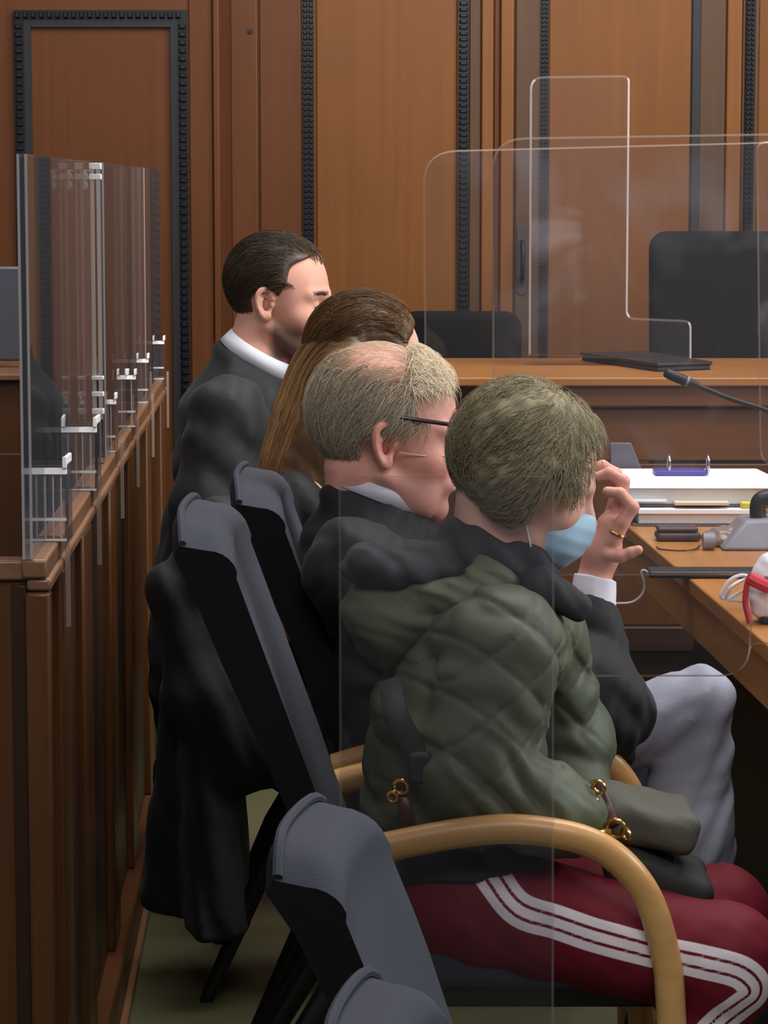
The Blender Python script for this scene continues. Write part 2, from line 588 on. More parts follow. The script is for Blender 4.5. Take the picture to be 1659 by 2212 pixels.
def relax(verts, quads, it=1, lam=0.5):
    for _ in range(it):
        acc = np.zeros_like(verts); cnt = np.zeros(len(verts))
        for a in range(4):
            b = (a + 1) % 4
            np.add.at(acc, quads[:, a], verts[quads[:, b]]); np.add.at(cnt, quads[:, a], 1)
            np.add.at(acc, quads[:, b], verts[quads[:, a]]); np.add.at(cnt, quads[:, b], 1)
        verts = verts + lam * (acc / np.maximum(cnt, 1)[:, None] - verts)
    return verts


def sdf_obj(name, f, lo, hi, h, mats, parent=None, attr_f=None, it=1, fmat_f=None, drop_islands=False):
    v, q = polygonise(f, lo, hi, h)
    v = relax(v, q, it)
    at_ = {k: g(v) for k, g in (attr_f or {}).items()}
    fm = fmat_f(v[q].mean(1)) if fmat_f else None
    return fast_mesh(name, v, q, mats, parent, at_, fm)


def frame(yaw=0, pitch=0, roll=0):
    """head axes: +x looks ahead, +z up; pitch>0 bows the head, yaw>0 turns to the left (away from the camera for +x lookers)"""
    return np.array(Matrix.Rotation(yaw, 3, 'Z') @ Matrix.Rotation(pitch, 3, 'Y') @ Matrix.Rotation(roll, 3, 'X'))


# ------------------------------------------------------------------ the head
class Head:
    def __init__(self, c, yaw=0, pitch=0, roll=0, s=1.0, wide=1.0, ear=1.0, jowl=0.0):
        self.c = np.array(c, float); self.R = frame(yaw, pitch, roll); self.s = s
        self.wide, self.ear, self.jowl = wide, ear, jowl

    def loc(self, P):
        return (P - self.c) @ self.R / self.s

    def wld(self, p):
        return np.atleast_2d(np.array(p, float)) @ self.R.T * self.s + self.c

    def skull(self, L):
        """hair-bearing cranium only"""
        return smin(s_ell(L, (-.018, 0, .032), (.094, .077 * self.wide, .088)), s_ell(L, (.03, 0, .01), (.062, .066 * self.wide, .085)), .03)

    def f(self, P):
        L = self.loc(P)
        out = np.sqrt((L * L).sum(1)) - .14
        m = out < 0.03
        if m.any():
            out = out.copy() + .012
            out[m] = self.face(L[m])
        return out * self.s

    def face(self, L):
        A = L.copy(); A[:, 1] = np.abs(A[:, 1])
        d = self.skull(L)
        d = smin(d, s_ell(L, (.040, 0, -.030), (.054, .058, .078)), .025)
        d = smin(d, s_ell(L, (.034, 0, -.078), (.052, .050 + .006 * self.jowl, .040)), .02)       # jaw
        d = smin(d, s_sph(L, (.078, 0, -.104), .017), .02)                                          # chin
        d = smin(d, s_cap(A, (-.005, .058, -.058), (.060, .034, -.100), .013, .012), .018)          # jaw line
        d = smin(d, s_sph(A, (.058, .044, -.036), .022), .02)                                       # cheek bone
        if self.jowl:
            d = smin(d, s_ell(A, (.045, .045, -.080), (.026, .016, .028)), .015)
        d = smin(d, s_cap(A, (.088, .006, .012), (.070, .046, .012), .011, .010), .012)             # brow
        d = smax(d, -s_ell(A, (.100, .032, -.008), (.020, .019, .013)), .012)                       # socket
        d = smin(d, s_sph(A, (.0745, .032, -.008), .0135), .003)                                    # lidded eye ball
        d = smin(d, s_cap(L, (.090, 0, .002), (.112, 0, -.036), .008, .0115), .010)                 # nose
        d = smin(d, s_sph(A, (.100, .012, -.041), .0085), .006)
        d = smax(d, -s_sph(A, (.107, .006, -.051), .0045), .003)
        d = smin(d, s_ell(L, (.083, 0, -.066), (.018, .030, .016)), .010)                           # muzzle
        d = smin(d, s_ell(L, (.0975, 0, -.0615), (.007, .020, .0045)), .003)                        # lips
        d = smin(d, s_ell(L, (.0960, 0, -.0715), (.007, .017, .0050)), .003)
        d = smax(d, -s_ell(L, (.104, 0, -.0663), (.012, .024, .0012)), .002)
        # ears
        k = self.ear
        O = A - np.array((-.012, .0735 * self.wide, -.012))
        a = math.radians(24)                                     # ears stand off the head
        ex = np.array((math.cos(a), -math.sin(a), 0)); ew = np.array((math.sin(a), math.cos(a), 0))
        t = math.radians(-8)
        u0 = O @ ex; w = O @ ew; v0 = O[:, 2]
        u = (u0 * math.cos(t) - v0 * math.sin(t)) / k; v = (u0 * math.sin(t) + v0 * math.cos(t)) / k
        w = w / k
        uw = .0185 + .004 * np.clip(v / .03, -1, 1)              # broader at the top
        rr = np.sqrt((u / uw) ** 2 + (v / .0325) ** 2) + 1e-9
        e = (rr - 1) * .020
        plate = np.maximum(e, np.abs(w - .004 + .15 * np.minimum(0, e)) - .0035)
        ang = np.arctan2(v / .0325, u / uw)
        hel = np.sqrt((e + .003) ** 2 + (w - .009) ** 2) - .0042
        hel = np.where((ang > -.9) & (ang < .15), hel + .006, hel)
        lobe = s_ell(np.stack([u, v, w], 1), (.002, -.027, .004), (.011, .010, .0055))
        anti = np.sqrt(((np.sqrt((u / .0105) ** 2 + ((v - .002) / .0195) ** 2) - 1) * .012) ** 2 + (w - .0065) ** 2) - .0028
        anti = np.where(u > .004, anti + .006, anti)
        trag = s_sph(np.stack([u, v, w], 1), (.013, -.004, .006), .0055)
        ea = smin(smin(plate, hel, .003), lobe, .004)
        ea = smin(smin(ea, anti, .003), trag, .004)
        ea = smax(ea, -s_ell(np.stack([u, v, w], 1), (.003, -.003, .008), (.0078, .0135, .0105)), .002)
        ea = smax(ea, -s_ell(np.stack([u, v, w], 1), (-.001, .015, .010), (.0075, .0065, .0060)), .002)
        back = s_ell(np.stack([u, v, w], 1), (.004, 0, -.014), (.014, .024, .012))
        ea = smin(ea, back, .005)
        d = smin(d, ea * k, .004)
        return d


def hair_strands(head, roots, flow, steps, step, lift, rad, jitter=0.25, tone=None, seed=1, gravity=0.0, surf=None, side=4, taper=True):
    """strands combed over the scalp: each point is pushed back to its height above the skull"""
    r = np.random.default_rng(seed)
    n = len(roots)
    p = np.array(roots, float)
    jit = r.normal(size=(n, 3)) * jitter
    hmul = r.uniform(0.55, 1.15, n)
    S = surf or head.skull
    path = [p.copy()]

    def grad(q):
        e = 1e-3
        return np.stack([S(q + np.eye(3)[i] * e) - S(q - np.eye(3)[i] * e) for i in range(3)], 1) / (2 * e)
    for k in range(steps):
        g = grad(p); g /= np.linalg.norm(g, axis=1)[:, None] + 1e-9
        d = flow(p) + jit + np.array((0, 0, -gravity)) * (k / steps)
        d = d - (d * g).sum(1)[:, None] * g
        d /= np.linalg.norm(d, axis=1)[:, None] + 1e-9
        p = p + d * step
        want = lift(k / steps) * hmul
        g = grad(p); g /= np.linalg.norm(g, axis=1)[:, None] + 1e-9
        p = p + g * (want - S(p))[:, None]
        path.append(p.copy())
    return np.stack(path, 1)          # n, steps+1, 3 in head space


def strand_mesh(paths, rad, side=3):
    """paths n,k,3 (world) -> verts, quads, strand index"""
    n, k, _ = paths.shape
    t = np.gradient(paths, axis=1)
    t /= np.linalg.norm(t, axis=2)[..., None] + 1e-9
    a = np.cross(t, np.array((0.31, 0.9, 0.21)))
    a /= np.linalg.norm(a, axis=2)[..., None] + 1e-9
    b = np.cross(t, a)
    w = rad * np.minimum(1.0, 1.6 * (1 - np.linspace(0, 1, k)) + 0.15)
    ring = []
    for s in range(side):
        th = 2 * math.pi * s / side
        ring.append(paths + w[None, :, None] * (a * math.cos(th) + b * math.sin(th)))
    vs = np.stack(ring, 2)            # n,k,side,3
    idx = np.arange(n * k * side).reshape(n, k, side)
    q = []
    for s in range(side):
        s2 = (s + 1) % side
        q.append(np.stack([idx[:, :-1, s], idx[:, :-1, s2], idx[:, 1:, s2], idx[:, 1:, s]], -1).reshape(-1, 4))
    return vs.reshape(-1, 3), np.concatenate(q), np.repeat(np.arange(n), k * side)


def scalp_points(head, n, keep, seed=3, surf=None):
    """random points on the skull where keep(L) holds"""
    r = np.random.default_rng(seed)
    S = surf or head.skull
    out = []
    tot = 0
    while tot < n:
        d = r.normal(size=(n * 2, 3)); d /= np.linalg.norm(d, axis=1)[:, None]
        o = np.array((-.01, 0, .02))
        lo = np.zeros(len(d)); hi = np.full(len(d), .2)
        for _ in range(22):
            mid = (lo + hi) / 2
            ins = S(o + d * mid[:, None]) < 0
            lo = np.where(ins, mid, lo); hi = np.where(ins, hi, mid)
        p = o + d * lo[:, None]
        p = p[keep(p, r)]
        out.append(p); tot += len(p)
    return np.concatenate(out)[:n]


def join_meshes(parts):
    """(verts, quads, tone) triples -> one"""
    vs, qs, ts = [], [], []
    b = 0
    for v, q, t in parts:
        vs.append(v); qs.append(q + b); ts.append(t); b += len(v)
    return np.concatenate(vs), np.concatenate(qs), np.concatenate(ts)


def make_hair(head, mat, parent, shell=None, groups=(), bounds=None, h=.0035, surf=None, shell_tone=.18):
    """shell: sdf in head space; groups: (roots, flow, steps, step, lift, radius, (tone lo, hi), seed)"""
    parts = []
    if shell is not None:
        lo, hi = bounds
        v, q = polygonise(shell, lo, hi, h)
        v = relax(v, q, 1)
        parts.append((head.wld(v), q, shell_tone + .12 * wob(v, 160, 5)))
    for (roots, flow, steps, step, lift, rad, tone, seed) in groups:
        p = hair_strands(head, roots, flow, steps, step, lift, rad, seed=seed, surf=surf)
        pw = head.wld(p.reshape(-1, 3)).reshape(p.shape)
        v, q, i = strand_mesh(pw, rad)
        r = np.random.default_rng(seed + 50)
        tt = r.uniform(tone[0], tone[1], len(roots))
        parts.append((v, q, tt[i]))
    v, q, t = join_meshes(parts)
    return fast_mesh('hair', v, q, mat, parent, {'tone': t})


def collar_band(c, half, tilt, yaw, wide, h_back, h_front, mat, parent, name='collar', thick=.004, flare=.10, n=48):
    """shirt collar: a standing band round the neck; half = half its length front to back"""
    R = frame(yaw, tilt)
    vo, faces = [], []
    for i in range(n):
        a = 2 * math.pi * i / n
        x, y = math.cos(a), math.sin(a)
        hh = h_back + (h_front - h_back) * (0.5 + 0.5 * x)
        for (rad, z) in ((1, 0), (1 - flare, hh), (1 - flare - thick / half, hh), (1 - thick / half, 0)):
            p = np.array((x * half * rad, y * half * wide * rad, z))
            vo.append(R @ p + np.array(c))
    for i in range(n):
        j = (i + 1) % n
        for k in range(4):
            k2 = (k + 1) % 4
            faces.append((i * 4 + k, j * 4 + k, j * 4 + k2, i * 4 + k2))
    return mesh_obj(name, vo, faces, mat, parent, smooth=True)


def X(px, d, py=400):
    return at(px, py, d)[0]


def Z(py, d):
    return at(830, py, d)[2]


def struct(mb, name, mats, parent=None, **k):
    o = mb.build(name, mats, parent, **k)
    if parent is None: o['kind'] = 'structure'
    return o


# ================================================================== the room
TOP = 3.1
struct(MB().box(-3.2, 3.2, -0.6, 8.9, -0.05, 0.0), 'floor', M['floor'])
DW = 8.6
# back wall: the carcass, then veneered fields and stiles standing on it
mb = MB().box(X(470, DW), 3.2, DW, DW + .12, 0, TOP)
struct(mb, 'wall_back', M['panel'])


def field(name, p0, p1, proud, mat, d=DW, bev=.004):
    return struct(MB().box(X(p0, d), X(p1, d), d - proud, d + .001, 0.0, TOP), name, M[mat], bevel=bev)


n_tr = [0]


def tr():
    n_tr[0] += 1
    return 'trim_%d' % n_tr[0]


field(tr(), 500, 558, .016, 'panel_red')
field(tr(), 562, 652, .016, 'panel_red')
field(tr(), 684, 986, .008, 'panel')
field(tr(), 1013, 1038, .016, 'stile_grey')
field(tr(), 1039, 1064, .026, 'stile')
field(tr(), 1066, 1079, .010, 'panel_red')
field(tr(), 1080, 1108, .024, 'stile')
field(tr(), 1565, 1597, .020, 'stile')
field(tr(), 1634, 1790, .010, 'panel')


def bead_strip(x0, x1, y, z0, z1, pitch, cols, depth=.016, horizontal=False, gap=.35):
    """black moulding: a flat back and rows of small rounded beads"""
    m = MB()
    m.box(x0, x1, y - depth * .45, y + .002, z0, z1)
    L = (x1 - x0) if horizontal else (z1 - z0)
    Wd = (z1 - z0) if horizontal else (x1 - x0)
    n = int(L / pitch)
    cw = Wd / cols
    for c in range(cols):
        for i in range(n):
            a0 = i * pitch + pitch * gap / 2; a1 = (i + 1) * pitch - pitch * gap / 2
            b0 = c * cw + cw * .1; b1 = (c + 1) * cw - cw * .1
            if horizontal:
                xa, xb, za, zb = x0 + a0, x0 + a1, z0 + b0, z0 + b1
            else:
                xa, xb, za, zb = x0 + b0, x0 + b1, z0 + a0, z0 + a1
            dx, dz = (xb - xa) * .22, (zb - za) * .22
            yf, yb = y - depth, y - depth * .4
            m.hexa([(xa, yb, za), (xb, yb, za), (xb - dx, yf, za + dz), (xa + dx, yf, za + dz)],
                   [(xa, yb, zb), (xb, yb, zb), (xb - dx, yf, zb - dz), (xa + dx, yf, zb - dz)])
    return m


struct(bead_strip(X(655, DW), X(679, DW), DW - .012, 0.6, TOP, .0165, 2), tr(), M['black_bead'])
struct(bead_strip(X(988, DW), X(1012, DW), DW - .012, 0.6, TOP, .018, 1), tr(), M['black_bead'])
struct(bead_strip(X(1606, DW), X(1624, DW), DW - .012, 0.6, TOP, .0150, 2), tr(), M['black_bead'])
field(tr(), 1598, 1606, .012, 'stile_grey')
field(tr(), 1624, 1634, .012, 'stile_grey')

# panelled door in the back wall
dd = DW - .004
door = MB().box(X(1112, dd), X(1562, dd), dd - .018, dd, 0.0, TOP)
door = struct(door, 'door_1', M['stile_grey'], bevel=.004)
MB().box(X(1184, dd), X(1487, dd), dd - .024, dd - .017, 0.3, TOP).build('door_panel', M['panel'], door, bevel=.003)
bead_strip(X(1165, dd), X(1182, dd), dd - .018, 0.3, TOP, .0135, 2, depth=.012).build('bead_moulding', M['black_bead'], door)
MB().box(X(1489, dd), X(1508, dd), dd - .028, dd - .017, 0.3, TOP).build('black_fillet', M['black_strip'], door, bevel=.003)
hz0, hz1 = Z(636, dd), Z(486, dd)
hx = (X(1116, dd) + X(1140, dd)) / 2
hp = []
for k in range(13):
    a = math.pi + math.pi * k / 12
    hp.append((hx + .016 * math.cos(a), dd - .018, hz0 + .016 + .016 * math.sin(a)))
hp += [(hx + .016, dd - .018, hz1), (hx - .016, dd - .018, hz1)]
hd = MB().prism(hp, (0, -.006, 0)).build('door_handle', M['case'], door, bevel=.001)
MB().tube(spline([(hx, dd - .024, hz1 - .05), (hx, dd - .055, hz1 - .06), (hx, dd - .055, hz0 + .06), (hx, dd - .024, hz0 + .05)], 5), .007, 8).build('grip', M['plastic_black'], hd, smooth=True)

# left section of panelling, standing forward of the back wall, with the black framed panel
DL = 8.0
mb = MB().box(-3.2, X(476, DL), DL, DL + .60, 0, TOP)
struct(mb, 'wall_left', M['panel_red'])
struct(MB().box(X(462, DL), X(476, DL), DL - .02, DL + .002, 0, TOP), tr(), M['panel_red'], bevel=.004)
struct(MB().box(X(411, DL), X(461, DL), DL - .008, DL + .002, 0, TOP), tr(), M['panel_red'], bevel=.003)
fx0, fx1 = X(36, DL), X(408, DL)
fz1 = Z(22, DL)
fr = MB()
w = .028
for a in (bead_strip(fx0, fx0 + w, DL, .75, fz1 - w, .0228, 1, .024), bead_strip(fx1 - w, fx1, DL, .75, fz1 - w, .0228, 1, .024),
          bead_strip(fx0, fx1, DL, fz1 - w, fz1, .0228, 1, .024, True)):
    fr.add(a.v, a.f)
i0, i1 = fx0 + w, fx1 - w
for (a, b, z0, z1) in ((i0, i0 + .02, .75, fz1 - w), (i1 - .02, i1, .75, fz1 - w), (i0 + .02, i1 - .02, fz1 - w - .02, fz1 - w)):
    fr.box(a, b, DL - .012, DL + .001, z0, z1, 1)
struct(fr, tr(), [M['black_bead'], M['black_strip']])
# little black screw cap on the strip beside the framed panel
s = at(541, 67, DW - .016)
o = MB().tube([s + np.array((0, .004, 0)), s + np.array((0, -.006, 0))], .0075, 14).build('screw_cap', M['plastic_black'], smooth=True)
tag(o, 'small round black cap high on the narrow panel strip', 'screw cap')

# baseboard of the barrier is made with the barrier; one for the left wall of the well
# ================================================================== the barrier and its gate
BA = np.array((X(101, 3.7, 1250), 3.7)); BB = np.array((X(357, 7.3, 830), 7.3))
bd = (BB - BA) / np.linalg.norm(BB - BA)
bn = np.array((bd[1], -bd[0]))            # to the right
BZ = 1.0


def bp_(s, off, z):
    """point along the barrier: s metres from the front end, off to the right of its right edge"""
    p = BA + bd * s + bn * off
    return (p[0], p[1], z)


BL = np.linalg.norm(BB - BA)
CAPW = .034


def bbox(mb, s0, s1, o0, o1, z0, z1, mi=0):
    return mb.hexa([bp_(s0, o0, z0), bp_(s0, o1, z0), bp_(s1, o1, z0), bp_(s1, o0, z0)],
                   [bp_(s0, o0, z1), bp_(s0, o1, z1), bp_(s1, o1, z1), bp_(s1, o0, z1)], mi)


barrier = thing('courtroom_barrier', (BA[0], BA[1], 0), 'long brown wooden barrier running back along the left, acrylic screens on its rail', 'barrier')
bbox(MB(), 0, BL, -CAPW, 0, BZ - .026, BZ).build('cap_rail', M['rail'], barrier, bevel=.004)
bbox(MB(), .004, BL, -CAPW + .006, .006, BZ - .044, BZ - .0262).build('rail_moulding', M['rail'], barrier, bevel=.005)
bbox(MB(), .03, BL, -CAPW + .008, -.010, .10, BZ - .045).build('panel_board', M['barrier_dark'], barrier)
for (s0, s1, mt) in ((.0, .035, 'barrier'), (.20, .34, 'barrier'), (.62, .80, 'barrier'), (1.28, 1.44, 'barrier'), (1.9, 2.05, 'barrier'), (2.6, 2.75, 'barrier'), (3.3, 3.5, 'barrier')):
    bbox(MB(), s0, s1, -CAPW + .004, .004, .10, BZ - .045).build('stile', M[mt], barrier, bevel=.005)
for s0 in (.36, .82, 1.46):
    m = MB()
    for k in range(44):
        z = .16 + k * .017
        bbox(m, s0, s0 + .022, -.011, .0, z, z + .012)
    bbox(m, s0 - .008, s0 + .03, -.011, -.006, .15, .92)
    m.build('bead_moulding', M['black_bead'], barrier)
bbox(MB(), .0, BL, -CAPW, .020, 0, .10).build('baseboard', M['barrier'], barrier, bevel=.006)
bbox(MB(), .0, BL, .020, .034, 0, .022).build('quarter_round', M['rail'], barrier, bevel=.004)

gd = 3.715
gate = thing('barrier_gate', (X(0, gd), gd, 0), 'plain brown wooden gate leaf hinged at the front end of the barrier', 'gate')
g0, g1 = X(-260, gd), X(47, gd)
MB().box(g0, g1, gd, gd + .03, 0.02, BZ - .030).build('leaf', M['barrier'], gate, bevel=.003)
MB().box(g0, g1 + .001, gd - .008, gd + .038, BZ - .0295, BZ - .002).build('top_rail', M['rail'], gate, bevel=.004)
MB().box(g1 - .022, g1 - .002, gd - .006, gd + .001, 0.05, BZ - .036).build('edge_strip', M['barrier_dark'], gate, bevel=.002)
for zz, mt in ((Z(1270, gd), 'brass'), (Z(1392, gd), 'chrome')):
    MB().tube([(g1 + .006, gd + .01, zz - .016), (g1 + .006, gd + .01, zz + .016)], .0042, 10).build('hinge', M[mt], gate, smooth=True)

# ------------------------------------------------------------------ acrylic screens on the barrier
PZ = 1.541


def acrylic_panel(s0, s1, off, label, th=.014, z0=BZ + .0005, far_edge=True):
    m = MB()
    o0, o1 = off - th / 2, off + th / 2
    lo = [bp_(s0, o0, z0), bp_(s0, o1, z0), bp_(s1, o1, z0), bp_(s1, o0, z0)]
    hi = [bp_(s0, o0, PZ), bp_(s0, o1, PZ), bp_(s1, o1, PZ), bp_(s1, o0, PZ)]
    m.add(lo + hi, [(1, 2, 6, 5), (3, 0, 4, 7)], 0)
    m.add(lo + hi, [(3, 2, 1, 0), (4, 5, 6, 7), (2, 3, 7, 6)], 1)
    # front end: clear middle between two frosted arrises
    e = th * .26
    for (a, b, mi) in ((o0, o0 + e, 2), (o0 + e, o1 - e, 0), (o1 - e, o1, 2)):
        m.add([bp_(s0, a, z0), bp_(s0, b, z0), bp_(s0, b, PZ), bp_(s0, a, PZ)], [(0, 1, 2, 3)], mi)
    o = m.build('acrylic_screen', [M['acrylic'], M['acrylic_edge_soft'], M['acrylic_edge']])
    tag(o, label, 'acrylic screen', 'acrylic screens along the barrier')
    return o


PO = -.024
acrylic_panel(.0, 1.20, PO - .001, 'nearest clear acrylic screen at the front end of the barrier')
acrylic_panel(1.42, 2.82, PO + .006, 'middle clear acrylic screen on the barrier behind the double posts')
acrylic_panel(2.86, BL - .005, PO + .006, 'farthest clear acrylic screen at the far end of the barrier')

# double acrylic post with its connector
sp = 1.30
post = thing('acrylic_post', bp_(sp, -.02, BZ), 'pair of clear acrylic uprights joined by a shiny connector near their tops', 'acrylic post')
pd = BA[1] + bd[1] * sp
for px_ in (151, 207):
    x = X(px_, pd, 360)
    if px_ == 151: x += .003
    m = MB()
    hw = .0085
    z0, z1 = Z(905, pd), PZ - .002
    for (a, b, mi) in ((-hw, -hw + .006, 1), (-hw + .006, hw - .005, 0), (hw - .005, hw, 1)):
        m.add([(x + a, pd - hw, z0), (x + b, pd - hw, z0), (x + b, pd - hw, z1), (x + a, pd - hw, z1)], [(0, 1, 2, 3)], mi)
    m.add([(x - hw, pd - hw, z0), (x - hw, pd + hw, z0), (x - hw, pd + hw, z1), (x - hw, pd - hw, z1)], [(3, 2, 1, 0)], 0)
    m.add([(x + hw, pd - hw, z0), (x + hw, pd + hw, z0), (x + hw, pd + hw, z1), (x + hw, pd - hw, z1)], [(0, 1, 2, 3)], 0)
    m.add([(x - hw, pd - hw, z1), (x + hw, pd - hw, z1), (x + hw, pd + hw, z1), (x - hw, pd + hw, z1)], [(0, 1, 2, 3)], 1)
    m.box(x - hw, x + hw, pd - hw, pd + hw, BZ + .0122, z0, 0)
    up = m.build('upright', [M['acrylic'], M['acrylic_edge']], post)
    for (za, zb) in ((Z(388, pd), Z(376, pd)), (Z(366, pd), Z(352, pd)), (Z(820, pd), Z(812, pd)), (Z(856, pd), Z(846, pd)), (Z(894, pd), Z(882, pd))):
        MB().box(x - hw - .001, x + hw + .001, pd - hw - .002, pd + hw, za, zb).build('clip', M['acrylic_bright'], up, bevel=.001)
MB().box(X(140, pd), X(218, pd), pd - .014, pd + .014, BZ + .0006, BZ + .012).build('base', [M['acrylic']], post)
xa, xb = X(158, pd), X(200, pd)
cm = MB()
cm.box(xa, xb, pd - .006, pd + .006, Z(388, pd), Z(381, pd), 0)
cm.box(xa, xb, pd - .006, pd + .006, Z(370, pd), Z(367, pd), 0)
xc = (xa + xb) / 2
cm.tube([(xc, pd - .014, Z(381, pd)), (xc, pd + .01, Z(381, pd))], .009, 14, 0)
cm.tube([(xc, pd - .012, Z(400, pd)), (xc, pd + .008, Z(400, pd))], .009, 14, 0)
cm.build('connector', M['acrylic_bright'], post, bevel=.001)

# acrylic clamps that carry the screens: clear box with polished rims, a plate hanging over the rail's right side
feet = [(110, 982, 1165, 84, 0.06, 'first acrylic clamp, nearest on the barrier rail'),
        (172, 898, 1056, 86, .06, 'second acrylic clamp from the front, wide, with bright rim'),
        (241, 848, 975, 26, .03, 'narrow acrylic clamp third from the front of the rail'),
        (285, 797, 920, 22, .03, 'narrow acrylic clamp fourth from the front of the rail'),
        (308, 763, 868, 30, .03, 'fifth acrylic clamp, small square one near the far end of the rail'),
        (330, 725, 815, 54, .04, 'last acrylic clamp, at the far end of the barrier rail')]
for (px_, y0, y1, w, dep, lab) in feet:
    # solve for the depth at which the foot stands on the rail
    d = 3.0 / ((y1 - HORIZON) / 6000.0) / 6.0
    d = min(d, 7.2)
    x0, x1 = X(px_ - w / 2, d, y1), X(px_ + w / 2, d, y1)
    z0 = BZ + .0008
    z1 = Z(y0, d)
    t = thing('acrylic_clamp', ((x0 + x1) / 2, d, BZ), lab, 'clamp', 'acrylic clamps on the barrier rail')
    th = .005
    m = MB()
    y0_, y1_ = d - dep / 2, d + dep / 2
    for (a, b, c, e) in ((x0, x1, y0_, y0_ + th), (x0, x1, y1_ - th, y1_), (x0, x0 + th, y0_ + th, y1_ - th), (x1 - th, x1, y0_ + th, y1_ - th)):
        m.box(a, b, c, e, z0, z1 - .012, 0)
    m.build('body', M['acrylic'], t)
    r = MB()
    hr = .012 if w < 60 else .016
    def slope(a, b, za, zb):
        # polished bevel leaning back, catches the ceiling light
        yb_ = y0_ - .001
        r.hexa([(a, yb_ - .004, za), (b, yb_ - .004, za), (b, yb_ + .004, za), (a, yb_ + .004, za)],
               [(a, yb_ + .0015, zb), (b, yb_ + .0015, zb), (b, yb_ + .004, zb), (a, yb_ + .004, zb)])
    slope(x0, x1, z1 - hr - .009, z1 - hr)                                  # bright U on the front face
    tw = th * (1.3 if w > 60 else .8)
    slope(x0, x0 + tw, z1 - hr, z1)
    slope(x1 - tw, x1, z1 - hr, z1)
    r.box(x0, x0 + th, y0_ + th, y1_, z1 - .012, z1)
    r.box(x1 - th, x1, y0_ + th, y1_, z1 - .012, z1)
    r.build('rim', M['acrylic_bright'], t, bevel=.0012)
    zb = z0 + (z1 - z0) * (.24 if w > 60 else .25)
    MB().box(x0 + .002, x1 - .002, y0_ - .0008, y0_ + th, zb, zb + .004).build('lower_rim', M['acrylic_bright'], t)
    MB().box(x0 + .002, x1 - .002, y0_ - .0008, y0_ + th, z0, z0 + .003).build('foot_rim', M['acrylic_bright'], t)
    for fx in ((.22, .42, .62, .82) if w > 60 else (.5,)):
        xx = x0 + (x1 - x0) * fx
        MB().box(xx, xx + .0022, y0_ - .0006, y0_ + .002, z0, z1 - hr - .008).build('rib', M['acrylic_edge'], t)
    sh = (d - BA[1]) / bd[1]
    m = MB()
    bbox(m, sh - .012, sh + .0, .008, .014, BZ - .125, BZ + .02)
    m.build('hook_plate', M['acrylic_edge_soft'], t)

# ------------------------------------------------------------------ behind the barrier, far left
dd = 6.55
desk = thing('side_desk', (X(-60, dd), dd, 0), 'dark brown wooden desk front at the left edge behind the barrier', 'desk')
x1 = X(285, dd)
MB().box(X(-400, dd), x1, dd, dd + .04, 0, Z(822, dd)).build('front_panel', M['barrier'], desk, bevel=.004)
MB().box(X(-400, dd), x1, dd - .03, dd + .55, Z(821, dd), Z(806, dd)).build('desk_top', M['rail'], desk, bevel=.004)
MB().box(X(-400, dd), x1 - .02, dd - .012, dd - .0005, 0.02, Z(978, dd)).build('lower_panel', M['barrier'], desk, bevel=.004)
dm = 6.75
mon = thing('monitor', (X(-40, dm), dm, Z(806, dm)), 'grey back of a flat monitor at the left edge of the picture', 'monitor')
MB().box(X(-200, dm), X(41, dm), dm, dm + .03, Z(780, dm), Z(576, dm)).build('housing', M['screen'], mon, bevel=.006)
MB().box(X(-110, dm), X(-90, dm), dm + .03, dm + .05, Z(806, dm) - .0, Z(700, dm)).build('stand_post', M['plastic_black'], mon)
MB().box(X(-160, dm), X(-40, dm), dm - .04, dm + .10, Z(806, dm + .02) + .0005, Z(806, dm) + .012).build('stand_base', M['plastic_black'], mon)

# ================================================================== judges' bench
DB = 6.75
bench = thing('judges_bench', (X(1300, DB), DB, 0), 'long raised oak bench across the back with a light brown top', 'bench')
zt = 1.035
bx0, bx1 = X(800, 7.2), 3.0
MB().box(bx0, bx1, DB, 7.52, zt - .022, zt).build('bench_top', M['bench'], bench, bevel=.004)
# fascia below the top, set forward to the right of a corner
xc = X(1112, DB)
MB().box(xc, bx1, DB + .02, DB + .06, Z(880, DB), zt - .0225).build('upper_fascia', M['bench_front'], bench, bevel=.003)
MB().box(bx0, xc - .001, DB + .12, DB + .16, 0, zt - .0225).build('side_panel', M['panel_red'], bench)
MB().box(xc, bx1, DB + .05, DB + .09, Z(1000, DB), Z(880, DB) - .006).build('middle_panel', M['bench_front'], bench, bevel=.003)
MB().box(xc, bx1, DB + .03, DB + .05, .42, Z(1005, DB)).build('lower_panel', M['barrier'], bench, bevel=.003)
MB().box(xc, bx1, DB - .0, DB + .08, .36, .42).build('cross_rail', M['barrier_dark'], bench, bevel=.003)
MB().box(xc, bx1, DB + .03, DB + .05, 0, .355).build('plinth_panel', M['barrier_dark'], bench, bevel=.003)  # dark wood from the rail down paints in the shade there

# laptop lying shut on the bench
dl = 7.12
lp = thing('laptop', at(1400, 780, dl), 'thin black laptop lying flat on the bench top', 'laptop')
zl = zt + .0008
a = np.array((X(1255, 7.42), 7.42)); b = np.array((X(1425, 6.95), 6.95)); c = np.array((X(1545, 7.03), 7.03)); e = np.array((X(1395, 7.49), 7.49))
q = [a, b, c, e]
cc = sum(q) / 4
pl = lambda k, z: [tuple(cc + (p - cc) * k) + (z,) for p in q]
MB().hexa(pl(.97, zl), pl(.97, zl + .012)).build('base', M['plastic_black'], lp, bevel=.003)
MB().hexa(pl(1, zl + .0125), pl(1, zl + .021)).build('lid', M['plastic_black'], lp, bevel=.003)

